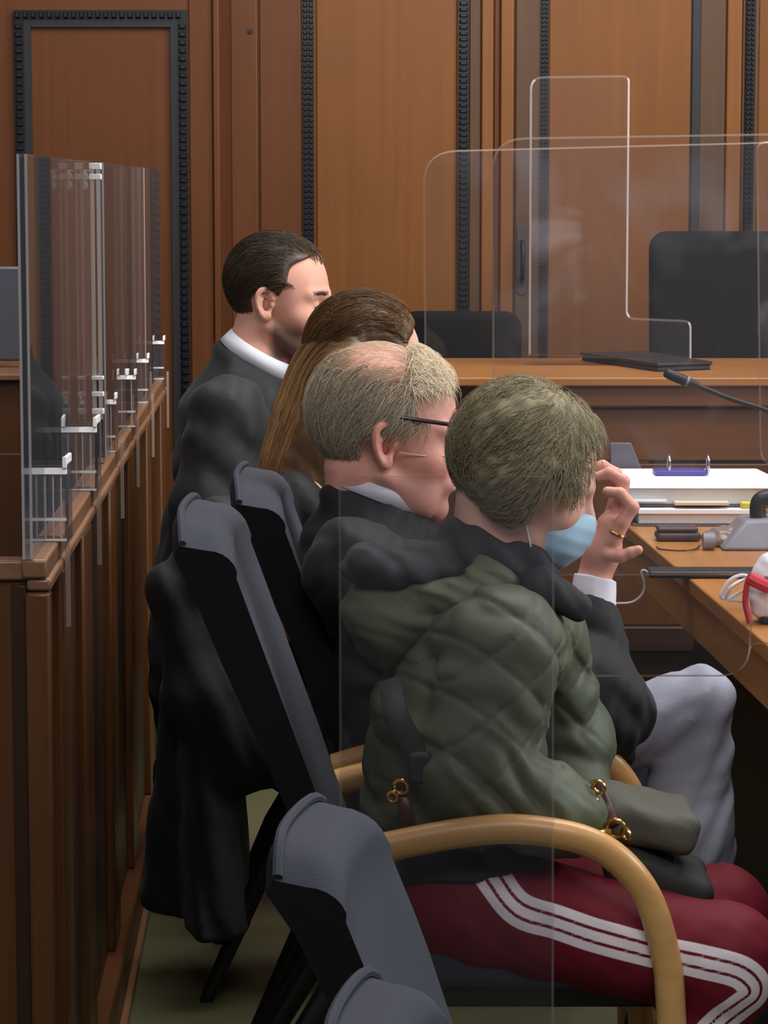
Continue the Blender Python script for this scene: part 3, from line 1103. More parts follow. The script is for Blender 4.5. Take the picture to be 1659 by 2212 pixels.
# chairs behind the bench
def bench_chair(p0, p1, ytop, d, label, zlow=.55):
    x0, x1 = X(p0, d), X(p1, d)
    zt_ = Z(ytop, d)
    t = thing('bench_chair', ((x0 + x1) / 2, d, 0), label, 'chair')
    m = MB()
    r = .05
    pts = []
    for (cx, cz, a0) in ((x1 - r, zt_ - r, 0), (x0 + r, zt_ - r, 90)):
        for k in range(7):
            an = math.radians(a0 + 15 * k)
            pts.append((cx + r * math.cos(an), d, cz + r * math.sin(an)))
    pts += [(x0 + .01, d - .0, zlow), (x1 - .01, d - .0, zlow)]
    m.prism(pts, (0, .09, 0))
    m.build('backrest', M['fabric_black'], t, bevel=.02, seg=4)
    MB().box(x0 + .02, x1 - .02, d - .43, d + .02, .46, .55).build('seat', M['fabric_black'], t, bevel=.03, seg=3)
    xm = (x0 + x1) / 2
    MB().tube([(xm, d - .2, .05), (xm, d - .2, .46)], .03, 12).build('column', M['metal_black'], t, smooth=True)
    for k in range(5):
        an = 2 * math.pi * k / 5
        MB().tube([(xm, d - .2, .09), (xm + .26 * math.cos(an), d - .2 + .2 * math.sin(an), .022)], [.025, .018], 8).build('base_leg', M['metal_black'], t, smooth=True)
    return t


bench_chair(862, 1130, 674, 8.0, 'low dark chair back behind the bench, left of the tall one')
bench_chair(1408, 1740, 500, 7.98, 'tall dark chair back behind the bench at the right edge')
bench_chair(62, 168, 778, 6.05, 'dark chair seen through the acrylic behind the barrier', zlow=.5)

# ================================================================== acrylic screens, right
def rounded(pts, radii, n=7):
    """2-D outline with rounded corners"""
    out = []
    N = len(pts)
    for i in range(N):
        p = np.array(pts[i], float); a = np.array(pts[i - 1], float) - p; b = np.array(pts[(i + 1) % N], float) - p
        r = radii[i]
        if r <= 0:
            out.append(tuple(p)); continue
        a /= np.linalg.norm(a); b /= np.linalg.norm(b)
        for k in range(n + 1):
            t = k / n
            q = p + a * r * (1 - t) ** 2 + b * r * t ** 2
            out.append(tuple(q))
    return out


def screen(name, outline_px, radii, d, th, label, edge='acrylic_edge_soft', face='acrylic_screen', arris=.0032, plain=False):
    """acrylic sheet standing square to the room at depth d; outline given as seen, converted to metres"""
    pts = [(X(x, d, y), Z(y, d)) for x, y in outline_px]
    pts = rounded(pts, radii)
    # polished arris: a bright chamfer runs round the front face
    P2 = np.array(pts)
    n = len(P2)
    area = sum(P2[i, 0] * P2[(i + 1) % n, 1] - P2[(i + 1) % n, 0] * P2[i, 1] for i in range(n))
    inn = []
    for i in range(n):
        a = P2[i] - P2[i - 1]; b = P2[(i + 1) % n] - P2[i]
        a /= np.linalg.norm(a) + 1e-9; b /= np.linalg.norm(b) + 1e-9
        na, nb_ = np.array((-a[1], a[0])), np.array((-b[1], b[0]))
        mt_ = (na + nb_) / (1 + na @ nb_ + 1e-6)
        inn.append(P2[i] + mt_ * arris * (1 if area > 0 else -1))
    m = MB()
    vs = [(x, d + th, z) for x, z in pts] + [(x, d + arris * .6, z) for x, z in pts] + [(q[0], d, q[1]) for q in inn]
    fs = [tuple(range(n)), tuple(2 * n + i for i in range(n))[::-1]]
    m.add(vs, fs, 0)
    m.add(vs, [(i, (i + 1) % n, n + (i + 1) % n, n + i) for i in range(n)] + [(n + i, n + (i + 1) % n, 2 * n + (i + 1) % n, 2 * n + i) for i in range(n)], 1)
    if plain:                       # level edges take a fainter veil than the upright ones
        for i, f in enumerate(m.f):
            a, b = np.array(m.v[f[0]]), np.array(m.v[f[1]])
            if m.m[i] == 1 and abs(b[0] - a[0]) > abs(b[2] - a[2]):
                m.m[i] = 3 if edge == 'acrylic_edge_faint' else 2
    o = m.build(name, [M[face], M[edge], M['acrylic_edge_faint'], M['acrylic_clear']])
    return tag(o, label, 'acrylic screen')


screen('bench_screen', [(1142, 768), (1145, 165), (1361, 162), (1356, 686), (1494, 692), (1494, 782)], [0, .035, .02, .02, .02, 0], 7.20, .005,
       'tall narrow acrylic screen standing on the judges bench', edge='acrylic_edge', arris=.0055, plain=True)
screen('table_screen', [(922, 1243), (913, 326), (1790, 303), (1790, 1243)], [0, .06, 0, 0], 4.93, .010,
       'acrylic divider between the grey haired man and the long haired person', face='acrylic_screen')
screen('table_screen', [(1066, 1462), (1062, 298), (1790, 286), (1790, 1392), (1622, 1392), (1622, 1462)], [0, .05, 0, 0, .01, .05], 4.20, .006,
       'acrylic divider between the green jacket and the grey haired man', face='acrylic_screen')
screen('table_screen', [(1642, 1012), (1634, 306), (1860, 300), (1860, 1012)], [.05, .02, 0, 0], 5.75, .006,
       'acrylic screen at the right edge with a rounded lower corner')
screen('near_screen', [(736, 2640), (731, 1030), (1198, 1030), (1196, 2640)], [0, .01, .01, 0], 3.34, .004,
       'nearest acrylic screen, standing upright before the green jacket', face='acrylic_near', edge='acrylic_edge_faint', arris=.0030, plain=True)

# ================================================================== the counsel table
TZ = .75
tA = np.array((X(1659, 4.5, 1400), 4.5)); tB = np.array((X(1370, 6.0, 1150), 6.0))
td = (tB - tA) / (tB[1] - tA[1])
tp = lambda y, off, z: (tA[0] + td[0] * (y - tA[1]) + off, y, z)
table = thing('counsel_table', (1.0, 5.2, 0), 'long brown wooden table running back along the right side', 'table')


def tbox(y0, y1, o0, o1, z0, z1):
    return MB().hexa([tp(y0, o0, z0), tp(y0, o1, z0), tp(y1, o1, z0), tp(y1, o0, z0)],
                     [tp(y0, o0, z1), tp(y0, o1, z1), tp(y1, o1, z1), tp(y1, o0, z1)])


tbox(3.55, 6.45, 0, .85, TZ - .03, TZ).build('tabletop', M['table'], table, bevel=.003)
tbox(3.56, 6.44, .008, .04, TZ - .115, TZ - .0305).build('apron', M['table'], table, bevel=.003)
tbox(3.6, 6.4, .20, .22, .05, TZ - .031).build('shade_panel', M['shade_board'], table)  # near-black board added to paint in the dark under the table
for yy in (3.7, 6.36):
    tbox(yy, yy + .05, .225, .275, 0, TZ - .031).build('leg', M['metal_black'], table)
    tbox(yy, yy + .05, .72, .77, 0, TZ - .031).build('leg', M['metal_black'], table)

# lever arch files, stacked open on the table
def lever_file(px0, px1, ybase, d, h, label, lift=0.0, open_=False, depth=.30):
    x0, x1 = X(px0, d, ybase), X(px1, d, ybase)
    z = TZ + .0008 + lift
    t = thing('lever_arch_file', ((x0 + x1) / 2, d, z), label, 'file', 'lever arch files on the table')
    MB().box(x0, x1, d, d + depth, z, z + .004).build('lower_cover', M['binder'], t)
    MB().box(x0 + .012, x1 - .012, d + .006, d + depth - .01, z + .0042, z + h).build('paper_stack', M['paper_edge'], t, bevel=.002)
    return t, x0, x1, z


f1, x0, x1, z = lever_file(1368, 1660, 1120, 6.10, .026, 'lower paper file lying on the table under the ringed one')
MB().box(x0 + .01, x1 - .03, 6.098, 6.39, z + .0265, z + .038).build('top_sheets', M['paper'], f1, bevel=.002)
f2, x0, x1, z = lever_file(1336, 1690, 1085, 6.13, .040, 'upper open paper file with two upright rings on top', lift=.040, depth=.28)
zz = z + .0405
MB().hexa([(x0 + .006, 6.125, zz), (x1 + .01, 6.125, zz), (x1 - .02, 6.41, zz), (x0 - .004, 6.41, zz)],
          [(x0 + .006, 6.135, zz + .012), (x1 + .01, 6.135, zz + .012), (x1 - .02, 6.41, zz + .016), (x0 - .004, 6.41, zz + .016)]).build('top_sheets', M['paper'], f2, bevel=.002)
MB().box(X(1330, 6.12, 1075), X(1440, 6.12, 1075), 6.118, 6.15, z + .012, z + .016).build('divider_tab', M['paper'], f2)
MB().box(X(1458, 6.1, 1075), X(1575, 6.1, 1075), 6.10, 6.16, z + .006, z + .013).build('card_tab', M['cream'], f2, bevel=.001)
MB().box(X(1602, 6.1, 1080), X(1624, 6.1, 1080), 6.10, 6.13, z - .002, z + .012).build('yellow_marker_tab', M['yellow'], f2, bevel=.002)
zc = zz + .0165
MB().box(X(1412, 6.3, 1010), X(1523, 6.3, 1010), 6.26, 6.33, zc - .001, zc + .010).build('lever_clip', M['clip_blue'], f2, bevel=.002)
for px_ in (1443, 1527):
    xx = X(px_, 6.3, 1000)
    arch = [(xx, 6.27, zc), (xx, 6.27, zc + .030), (xx, 6.275, zc + .038), (xx, 6.285, zc + .042), (xx + .002, 6.30, zc + .038), (xx + .002, 6.305, zc + .02), (xx + .002, 6.305, zc)]
    MB().tube(spline(arch, 4), .0042, 10).build('ring', M['chrome'], f2, smooth=True)
o = MB().hexa([(X(1322, 6.44, 1030), 6.42, TZ + .001), (X(1420, 6.44, 1030), 6.42, TZ + .001), (X(1420, 6.44, 1030), 6.445, TZ + .001), (X(1322, 6.44, 1030), 6.445, TZ + .001)],
              [(X(1316, 6.44, 990), 6.425, TZ + .155), (X(1362, 6.44, 990), 6.425, TZ + .155), (X(1362, 6.44, 990), 6.445, TZ + .155), (X(1316, 6.44, 990), 6.445, TZ + .155)]).build('folder', M['binder'], bevel=.002)
tag(o, 'dark grey folder standing behind the paper files', 'folder')

# desk microphone base, right edge
d = 5.70
mb_ = thing('desk_microphone', at(1650, 1120, d), 'grey wedge base of a desk device at the right edge before the files', 'microphone')
zb = TZ + .0008
x0, x1 = X(1556, d, 1130), X(1760, d, 1130)
xm = X(1612, d, 1100)
MB().hexa([(x0, d - .02, zb), (x1, d - .02, zb), (x1, d + .14, zb), (x0, d + .14, zb)],
          [(xm, d + .01, zb + .060), (x1, d + .01, zb + .066), (x1, d + .12, zb + .066), (xm, d + .12, zb + .060)]).build('base', M['plastic_grey'], mb_, bevel=.008, seg=3)
MB().tube(spline([(X(1657, d), d + .05, zb + .05), (X(1655, d), d + .05, zb + .085), (X(1664, d), d + .05, zb + .10), (X(1690, d), d + .05, zb + .105)], 5), .017, 12).build('knob', M['plastic_black'], mb_, smooth=True)

# gooseneck microphone
d = 5.55
gm = thing('gooseneck_microphone', at(1800, 1180, d), 'slim black gooseneck microphone reaching in from the right edge', 'microphone')
stem = spline([at(1505, 832, d), at(1580, 862, d), at(1660, 888, d), at(1740, 925, d), at(1795, 1000, d), at(1812, 1100, d), np.append(at(1814, 1180, d)[:2], TZ + .02)], 8)
MB().tube(stem, .0052, 10).build('gooseneck', M['plastic_black'], gm, smooth=True)
MB().tube([at(1436, 803, d), at(1439, 805, d), at(1452, 811, d), at(1488, 826, d), at(1510, 834, d)], [.006, .0098, .0108, .0108, .0062], 14).build('microphone_head', M['plastic_black'], gm, smooth=True)
MB().tube([at(1482, 823.5, d), at(1487, 825.5, d)], .0115, 14).build('collar_ring', M['plastic_grey'], gm, smooth=True)
b = at(1814, 1180, d)
MB().box(b[0] - .05, b[0] + .05, d - .05, d + .05, TZ + .0008, TZ + .02).build('base', M['plastic_black'], gm, bevel=.004)

# small things lying on the table
z = TZ + .0008
d = 5.86
o = thing('spectacle_case', at(1455, 1170, d), 'dark brown pouch lying before the paper files', 'pouch')
x0, x1 = X(1416, d, 1160), X(1512, d, 1160)
MB().box(x0, x1, d - .03, d + .035, z, z + .019).build('body', M['case'], o, bevel=.008, seg=3)
MB().box(x0 + .002, x1 - .006, d - .028, d + .033, z + .0195, z + .030).build('flap', M['case'], o, bevel=.006, seg=3)
d = 5.78
rr = np.random.default_rng(4)
cx = at(1578, 1180, d); cx[2] = z


def crumple(P):
    q = P - np.array((cx[0], cx[1], z))
    dd_ = s_ell(q, (0, 0, .012), (.062, .05, .028))
    dd_ = smin(dd_, s_ell(q, (.04, -.02, .006), (.042, .035, .016)), .01)
    dd_ = dd_ + .006 * folds(P, (.6, .3, .8), 130, 3)
    return np.maximum(dd_, -(P[:, 2] - z))


o = sdf_obj('polythene_bag', crumple, cx - np.array((.12, .09, .004)), cx + np.array((.14, .09, .07)), .004, M['polythene'])
tag(o, 'crumpled smoky plastic bag beside the dark pouch', 'bag')
x0 = at(1528, 1190, 5.72)
o = MB().tube([(x0[0] - .012, 5.70, z + .018), (x0[0] + .012, 5.70, z + .018)], [.0175, .0175], 16).build('bottle_cap', M['plastic_grey'], smooth=True)
tag(o, 'small round grey cap lying before the plastic bag', 'cap')
# spectacle arms / thin wire outline on the wood
pts = [at(1418, 1192, 5.72), at(1430, 1203, 5.68), at(1470, 1206, 5.66), at(1500, 1200, 5.68), at(1512, 1180, 5.74)]
o = MB().tube(spline([(p[0], p[1], z + .003) for p in pts], 6), .0016, 8).build('thin_cord', M['metal_black'], smooth=True)
tag(o, 'thin dark cord lying in a loop on the table before the pouch', 'cord')
# black flat cable cover across the table and the cable that hangs from it
d = 5.30
cv = thing('cable_cover', at(1520, 1245, d), 'flat black strip lying across the table', 'cable cover')
MB().box(X(1400, d, 1245), X(1760, d, 1245), d - .025, d + .05, z, z + .013).build('cover', M['plastic_black'], cv, bevel=.004)
p = [at(1402, 1240, d), at(1392, 1232, d), at(1385, 1238, d), at(1392, 1262, d), at(1386, 1285, d), at(1365, 1301, d), at(1330, 1304, d), at(1290, 1304, d + .02)]
o = MB().tube(spline(p, 6), .0026, 8).build('cable', M['cable'], smooth=True)
tag(o, 'pale cable drooping off the table edge in a curve', 'cable')

# white and red pouch with loops
d = 4.72
pw = thing('pouch', at(1640, 1375, d), 'white pouch with red edge and white loops near the table corner', 'pouch')
bx = at(1668, 1330, d)


def pouchf(P):
    q = P - np.array((bx[0] + .004, d + .02, z))
    e = s_ell(q, (0, 0, .066), (.040, .030, .058))
    e = smin(e, s_box(q, (.0, 0, .032), (.036, .026, .020), .01), .02)
    return e + .003 * folds(P, (.5, 0, .9), 120, 8)


sdf_obj('body', pouchf, bx + np.array((-.09, -.05, -.08)), bx + np.array((.09, .10, .11)), .0035, M['white_cloth'], pw)
MB().box(bx[0] - .020, bx[0] + .05, d - .006, d + .05, z, z + .014).build('base', M['plastic_black'], pw, bevel=.004)
rp = [at(1622, 1242, d - .012), at(1614, 1262, d - .012), at(1610, 1300, d - .012), at(1616, 1330, d - .012), at(1620, 1345, d - .012)]
m = MB().tube(spline(rp, 5), .0052, 8, squash=(1.0, 1.0))
m.tube(spline([at(1618, 1248, d - .014), at(1636, 1258, d - .018), at(1662, 1270, d - .02)], 5), [.011] * 11, 8)
m.build('red_edge', M['red'], pw, smooth=True)
MB().tube(spline([at(1622, 1246, d), at(1600, 1243, d), at(1575, 1255, d), at(1558, 1285, d), at(1566, 1292, d), at(1580, 1268, d - .01), at(1610, 1250, d)], 6), .0032, 8).build('loop', M['white_cloth'], pw, smooth=True)
MB().tube(spline([at(1612, 1300, d), at(1590, 1296, d), at(1574, 1296, d), at(1590, 1284, d), at(1612, 1272, d)], 6), .0030, 8).build('loop', M['white_cloth'], pw, smooth=True)
MB().box(bx[0] - .016, bx[0] + .03, d - .012, d - .010, z + .055, z + .085).build('grey_patch', M['plastic_grey'], pw, bevel=.001)

# ================================================================== the chairs
def chair(name, x0, yc, label, top=1.045, rot=0.0, wid=.44, arms=True, lean=.33, group='upholstered chairs with bentwood arms'):
    t = thing(name, (x0, yc, 0), label, 'chair', group)
    t.rotation_euler = (0, 0, rot)
    hw = wid / 2
    xf = lambda z: -.020 - (z - .46) * lean
    xbk = lambda z: xf(z) - .030 - .036 * min(1, max(0, (z - .42) / .5))
    # side profile, front foot -> rounded front top corner -> back top -> back foot
    prof = [(xf(.40), .40)]
    for k in range(1, 11):
        z = .40 + (top - .045 - .40) * k / 10
        prof.append((xf(z), z))
    cx, cz, r = xf(top - .045) - .040, top - .045, .042
    for k in range(1, 7):
        a = math.radians(90 * k / 6)
        prof.append((cx + r * math.cos(a), cz + r * math.sin(a)))
    prof.append((xbk(top) + .004, top + .004))
    prof.append((xbk(top) - .004, top - .012))
    for k in range(1, 9):
        z = top - .012 - (top - .012 - .38) * k / 8
        prof.append((xbk(z), z))
    n = len(prof)
    # cross sections over the width: the top corners droop and the faces bow a little
    rows = []
    ny = 14
    for j in range(ny + 1):
        s = -1 + 2 * j / ny
        droop = .030 * abs(s) ** 6
        bow = .012 * (1 - s * s)
        rows.append([(x - bow, s * hw, z - droop * max(0, (z - .7) / (top - .7))) for x, z in prof])
    vs = [p for row in rows for p in row]
    fs, fm = [], []
    ngrey = 17
    for j in range(ny):
        for i in range(n - 1):
            fs.append((j * n + i, j * n + i + 1, (j + 1) * n + i + 1, (j + 1) * n + i))
            fm.append(0 if i < ngrey else 1)
    fs.append(tuple(range(n))); fm.append(1)  # black side faces put the pad's side shade into the fabric colour
    fs.append(tuple(ny * n + i for i in range(n))[::-1]); fm.append(1)
    b = mesh_obj('backrest', vs, fs, [M['fabric_grey'], M['fabric_black']], t, True, fm)
    b.data.set_sharp_from_angle(angle=math.radians(45))
    k = 17
    m = MB().tube([np.array(rows[j][k]) + np.array((.004, 0, .003)) for j in range(ny + 1)], .0055, 8)
    m.build('piping', M['fabric_grey'], b, smooth=True)
    MB().box(-.06, .43, -hw, hw, .40, .468).build('seat', M['fabric_grey'], t, bevel=.022, seg=4)
    MB().box(-.05, .40, -hw + .03, hw - .03, .372, .3995).build('seat_frame', M['metal_black'], t, bevel=.004)
    ya = hw + .045
    for s in (-1, 1):
        y = s * ya
        if arms:
            pts = [(-.115, y, .585), (-.034, y, .608), (.104, y, .636), (.195, y, .640), (.287, y, .618), (.348, y, .560), (.378, y, .477), (.388, y, .396), (.396, y, .2), (.402, y, .0)]
            MB().tube(spline(pts, 7), .0205, 14, squash=(.9, 1.0)).build('arm', M['beech'], t, smooth=True)
            MB().tube([(-.105, s * (hw - .05), .600 - .012), (-.105, y, .588)], .010, 8).build('arm_bracket', M['metal_black'], t, smooth=True)
            MB().tube([(.398, s * (hw - .04), .386), (.388, y, .386)], .010, 8).build('seat_bracket', M['metal_black'], t, smooth=True)
        else:
            MB().tube([(.36, s * (hw - .04), .38), (.40, s * (hw - .02), 0)], [.018, .013], 10).build('leg', M['metal_black'], t, smooth=True)
        MB().tube([(-.07, s * (hw - .03), .40), (-.16, s * (hw - .03), .25), (-.27, s * (hw - .02), 0)], [.020, .019, .013], 10).build('leg', M['metal_black'], t, smooth=True)
    for c in t.children_recursive:          # modelled in the chair's own axes
        c.matrix_parent_inverse = Matrix.Identity(4)
    return t


chair('armchair', .0, 3.90, 'dark high backed armchair with pale wooden arms under the person in green', wid=.40)
chair('armchair', .035, 4.57, 'dark high backed chair under the grey haired man', top=1.025, wid=.40)
chair('armchair', -.06, 5.20, 'dark chair of the long haired person, black legs on the green floor', arms=False, top=.86)
chair('armchair', -.15, 5.80, 'dark chair of the bearded man beside the barrier, mostly covered by black robe', arms=False, top=.86)
chair('armchair', .118, 2.76, 'empty slate chair back standing in front of the wooden arm, upper of two', top=.852, rot=-.16, wid=.28, arms=False)
chair('armchair', .150, 2.32, 'lowest nearest slate chair corner at the bottom edge', top=.79, rot=-.16, wid=.28, arms=False)

# ================================================================== people
M['skin_a'] = attr_mat('skin_bearded', srgb(226, 166, 144), srgb(78, 58, 48), 'beard', rough=0.5, sss=0.12, noise=.10, nscale=28, bump=.05)
M['skin_b'] = attr_mat('skin_pale', srgb(230, 180, 160), srgb(196, 124, 114), 'flush', rough=0.5, sss=0.12, noise=.08, nscale=25)
M['skin_c'] = attr_mat('skin_ruddy', srgb(226, 164, 146), srgb(206, 122, 112), 'flush', rough=0.45, sss=0.12, noise=.12, nscale=34, bump=.12, bscale=110)
M['hair_a'] = attr_mat('dark_brown_hair', srgb(42, 33, 26), srgb(128, 102, 76), 'tone', rough=0.42, spec=.4)
M['hair_b'] = attr_mat('long_brown_hair', srgb(76, 54, 32), srgb(162, 116, 68), 'tone', rough=0.4, spec=.45)
M['hair_c'] = attr_mat('grey_blond_hair', srgb(138, 126, 112), srgb(242, 224, 194), 'tone', rough=0.45, spec=.4)
M['hair_d'] = attr_mat('olive_brown_hair', srgb(128, 117, 90), srgb(168, 155, 124), 'tone', rough=0.55, spec=.3)
M['tracksuit'] = attr_mat('maroon_tracksuit', srgb(112, 22, 38), srgb(238, 226, 232), 'stripe', rough=0.7, spec=.25, bump=.1, bscale=60, step=True)

A3 = lambda px, py, d: at(px, py, d)


def bounds(pts, pad):
    p = np.array(pts)
    return p.min(0) - pad, p.max(0) + pad


def person_root(loc, label):
    return thing('person', loc, label, 'person')


def cull(P, f, lo, hi, pad=.05):
    """evaluate f only near its box; a distance bound elsewhere"""
    c = (np.array(lo) + np.array(hi)) / 2; h = (np.array(hi) - np.array(lo)) / 2
    q = np.abs(P - c) - h
    o = np.sqrt((np.maximum(q, 0) ** 2).sum(1))
    m = o < pad
    out = o + pad * .3
    if m.any(): out[m] = f(P[m])
    return out


def body_mesh(root, head, neck, limbs, mat, attr, attr_f, hand=None, h=.0026, k=.02):
    """one continuous skin surface: head, neck, trunk, limbs and the fingers of a raised hand"""
    pts = [head.c]
    for a in limbs: pts += list(a[0])
    lo, hi = bounds(pts, .21)

    def f(P):
        d = head.f(P)
        n0 = head.wld((-.030, 0, -.055))[0]
        d = smin(d, s_cap(P, n0, neck, .056 * head.s, .062 * head.s), .018)
        tr_ = None
        for (p, r) in limbs:
            e = s_chain(P, p, r, .02)
            tr_ = e if tr_ is None else smin(tr_, e, .03)
        d = smin(d, tr_, .02)
        if hand is not None:
            d = smin(d, hand(P), .006)
        return d
    # fine mesh for what shows; the hidden trunk shares the same surface
    v, q = polygonise(f, lo, hi, h)
    v = relax(v, q, 1, .4)
    return fast_mesh('body', v, q, mat, root, {attr: attr_f(v)})


def near_hair(head, region):
    return region


# ------------------------------------------------------------------ 1: bearded man, farthest
D1 = 5.75
p1 = person_root(A3(520, 1600, D1) * np.array((1, 1, 0)), 'bearded man with dark hair in black robe and white collar, looking down')
H1 = Head(A3(607, 640, D1), yaw=-.24, pitch=.10, s=1.04, ear=.98)
neck1 = A3(545, 800, D1)


def beard1(v):
    L = H1.loc(v)
    x, y, z = L[:, 0], np.abs(L[:, 1]), L[:, 2]
    cheek = -.052 + .25 * np.clip(.045 - x, 0, .06) + .10 * np.clip(x - .07, 0, 1)       # upper border of the beard
    b = np.clip((cheek - z) / .022 + .3, 0, 1) * np.clip((x + .004) / .016, 0, 1) * np.clip((z + .135) / .02, 0, 1)
    b *= np.where(np.sqrt((L ** 2).sum(1)) < .17, 1, 0)
    eyeb = np.clip(1.3 - np.abs(z - .016 - .12 * (x - .085)) / .0055, 0, 1) * (x > .068) * (y > .010) * (y < .052)
    side = np.clip((z - .0) / .02, 0, 1) * 0
    return np.clip(.88 * b + .9 * eyeb + side + .0 * x, 0, 1)


sh = (A3(500, 890, 5.54), A3(590, 870, 5.97))
limbs1 = [([neck1, A3(520, 1000, D1), A3(500, 1350, D1)], [.07, .13, .13]),
          ([sh[0], A3(470, 1130, 5.50), A3(640, 1230, 5.55)], [.06, .05, .04]),
          ([sh[1], A3(640, 1130, 6.0), A3(760, 1200, 5.95)], [.06, .05, .04])]
body_mesh(p1, H1, neck1, limbs1, M['skin_a'], 'beard', beard1)


def hairline(x, y, z, front_top=.075, temple=.028, side=.012):
    """1 where hair grows"""
    lim = np.where(z > .085, front_top, temple + (front_top - temple) * np.clip((z - .07) / .02, 0, 1))
    lim = lim - .02 * np.clip((y - .03) / .02, 0, 1) * (z > .03)
    lim = np.where(z < .02, side, lim)
    ok = x < lim
    ok &= z > np.where(x < -.035, -.062, -.030)
    ear = ((x + .010) ** 2 + (z + .012) ** 2 < .031 ** 2) & (z < .016)
    return ok & ~ear


def cap_shell(head, thick, front_top, temple, side, nape=-.062, ear_r=.030):
    def f(L):
        A = L.copy(); A[:, 1] = np.abs(A[:, 1])
        x, y, z = A[:, 0], A[:, 1], A[:, 2]
        s = head.skull(L)
        d = s - thick * (1 + .35 * wob(L, 90, 11))
        lim = temple + (front_top - temple) / (1 + np.exp(-(z - .078) / .006))
        lim = np.where(z < .03, side + (lim - side) * np.clip(z / .03, 0, 1), lim)
        d = smax(d, (x - lim) * .8, .004)
        low = -.030 + (nape + .030) / (1 + np.exp((x + .030) / .006))
        d = smax(d, (low - z) * .8, .004)
        d = smax(d, ear_r - np.sqrt((x + .012) ** 2 + (np.minimum(z + .012, 1)) ** 2 * np.where(z > -.012, 1, .6)), .004)
        return np.maximum(d, -(s + .012))
    return f


def flow_back(L):
    """combed from the forehead over the crown and down"""
    v = np.stack([-np.ones(len(L)), .0 * L[:, 0], .2 - 1.2 * np.clip(-L[:, 0] * 9, -.4, 1.6)], 1)
    v[:, 2] -= np.clip(np.abs(L[:, 1]) * 11 - .4, 0, 1.1)
    return v


def keep1(p, r):
    return hairline(p[:, 0], np.abs(p[:, 1]), p[:, 2], .075, .046, .012)


r1 = scalp_points(H1, 5500, keep1, 3)
r1b = scalp_points(H1, 260, lambda p, r: (p[:, 2] > .07) & (p[:, 0] > .02) & (p[:, 0] < .085) & (np.abs(p[:, 1]) < .035), 5)
make_hair(H1, M['hair_a'], p1, cap_shell(H1, .0055, .070, .030, .014), [
    (r1, flow_back, 9, .0042, lambda t: .0078 + .002 * t, .00045, (.0, .5), 21),
    (r1b, flow_back, 9, .006, lambda t: .005 + .004 * t, .00045, (.4, 1.0), 22)],
    ((-.15, -.12, -.12), (.12, .12, .16)), h=.003)
# beard: short strands on cheek and jaw
for s in (-1, 1):
    MB().tube(spline([H1.wld((.094, s * .014, .012))[0], H1.wld((.0925, s * .030, .018))[0], H1.wld((.079, s * .050, .014))[0]], 5), [.0022] + [.0036] * 8 + [.0016] * 2, 8).build('eyebrow', M['brow'], p1, smooth=True)
    MB().tube(spline([H1.wld((.0875, s * .022, -.011))[0], H1.wld((.0888, s * .032, -.0135))[0], H1.wld((.084, s * .044, -.011))[0]], 4), .0011, 6).build('eyelashes', M['brow'], p1, smooth=True)
collar_band(A3(553, 778, D1), .086, .56, -.2, .92, .030, .036, M['white_cloth'], p1)


def robe1(P):
    d = s_capf(P, A3(520, 905, D1), A3(490, 1420, D1), .128, .16, (0, 1, 0), 1.45)
    d = smin(d, s_cap(P, A3(535, 830, D1), A3(520, 900, D1), .080, .10), .05)
    Rc = frame(-.2, .56)
    d = smin(d, s_ellr(P, A3(551, 796, D1), (.098, .088, .034), Rc.T), .02)
    d = smin(d, s_chain(P, [A3(490, 900, 5.55), A3(460, 1110, 5.50), A3(600, 1210, 5.55)], [.085, .085, .075], .03), .04)
    d = smin(d, s_chain(P, [A3(590, 890, 5.95), A3(650, 1130, 6.0), A3(740, 1220, 5.95)], [.085, .08, .07], .03), .04)
    d = smin(d, s_capf(P, A3(445, 1180, 5.80), A3(430, 1680, 5.78), .085, .095, (0, 1, 0), 1.9), .06)      # skirts hanging at the back
    d = d - .013 * folds(P, (.55, .25, .8), 30, 31, 1.1) - .005 * folds(P, (.85, .3, -.3), 55, 33, 1.2)
    # neck opening follows the collar
    n = frame(-.2, .56) @ np.array((0, 0, 1.0))
    d = smax(d, (P - A3(553, 778, D1)) @ n - .004, .004)
    return d


lo, hi = bounds([A3(330, 800, 5.45), A3(800, 1900, 6.2), A3(420, 740, 5.6)], .08)
lo[2] = max(lo[2], .05)
sdf_obj('robe', robe1, lo, hi, .0065, M['robe'], p1, it=2)

# ------------------------------------------------------------------ 2: long haired person
D2 = 5.20
p2 = person_root(A3(640, 1700, D2) * np.array((1, 1, 0)), 'person with long brown hair falling down the back, seated behind the grey haired man')
H2 = Head(A3(800, 787, D2), yaw=.10, pitch=.10, s=.985)
neck2 = A3(735, 960, D2)
zero = lambda v: np.zeros(len(v))
limbs2 = [([neck2, A3(690, 1150, D2), A3(680, 1550, D2)], [.04, .08, .10]),
          ([A3(660, 1080, 5.02), A3(600, 1320, 4.98), A3(780, 1400, 5.05)], [.055, .045, .035]),
          ([A3(720, 1070, 5.38), A3(760, 1300, 5.42), A3(900, 1350, 5.35)], [.055, .045, .035])]


def flush_face(Hd):
    def g(v):
        L = Hd.loc(v); y = np.abs(L[:, 1])
        a = np.exp(-((L[:, 0] - .07) ** 2 + (y - .04) ** 2 + (L[:, 2] + .035) ** 2) / .0006)
        b = np.exp(-((L[:, 0] - .112) ** 2 + y ** 2 + (L[:, 2] + .036) ** 2) / .0004)
        c = np.exp(-((y - .09) ** 2 + (L[:, 0] + .012) ** 2 + (L[:, 2]) ** 2) / .0012)
        brow = np.clip(1.2 - np.abs(L[:, 2] - .018) / .004, 0, 1) * (L[:, 0] > .07) * (y > .012) * (y < .05) * .0
        return np.clip(.6 * a + .6 * b + .6 * c + brow, 0, 1)
    return g


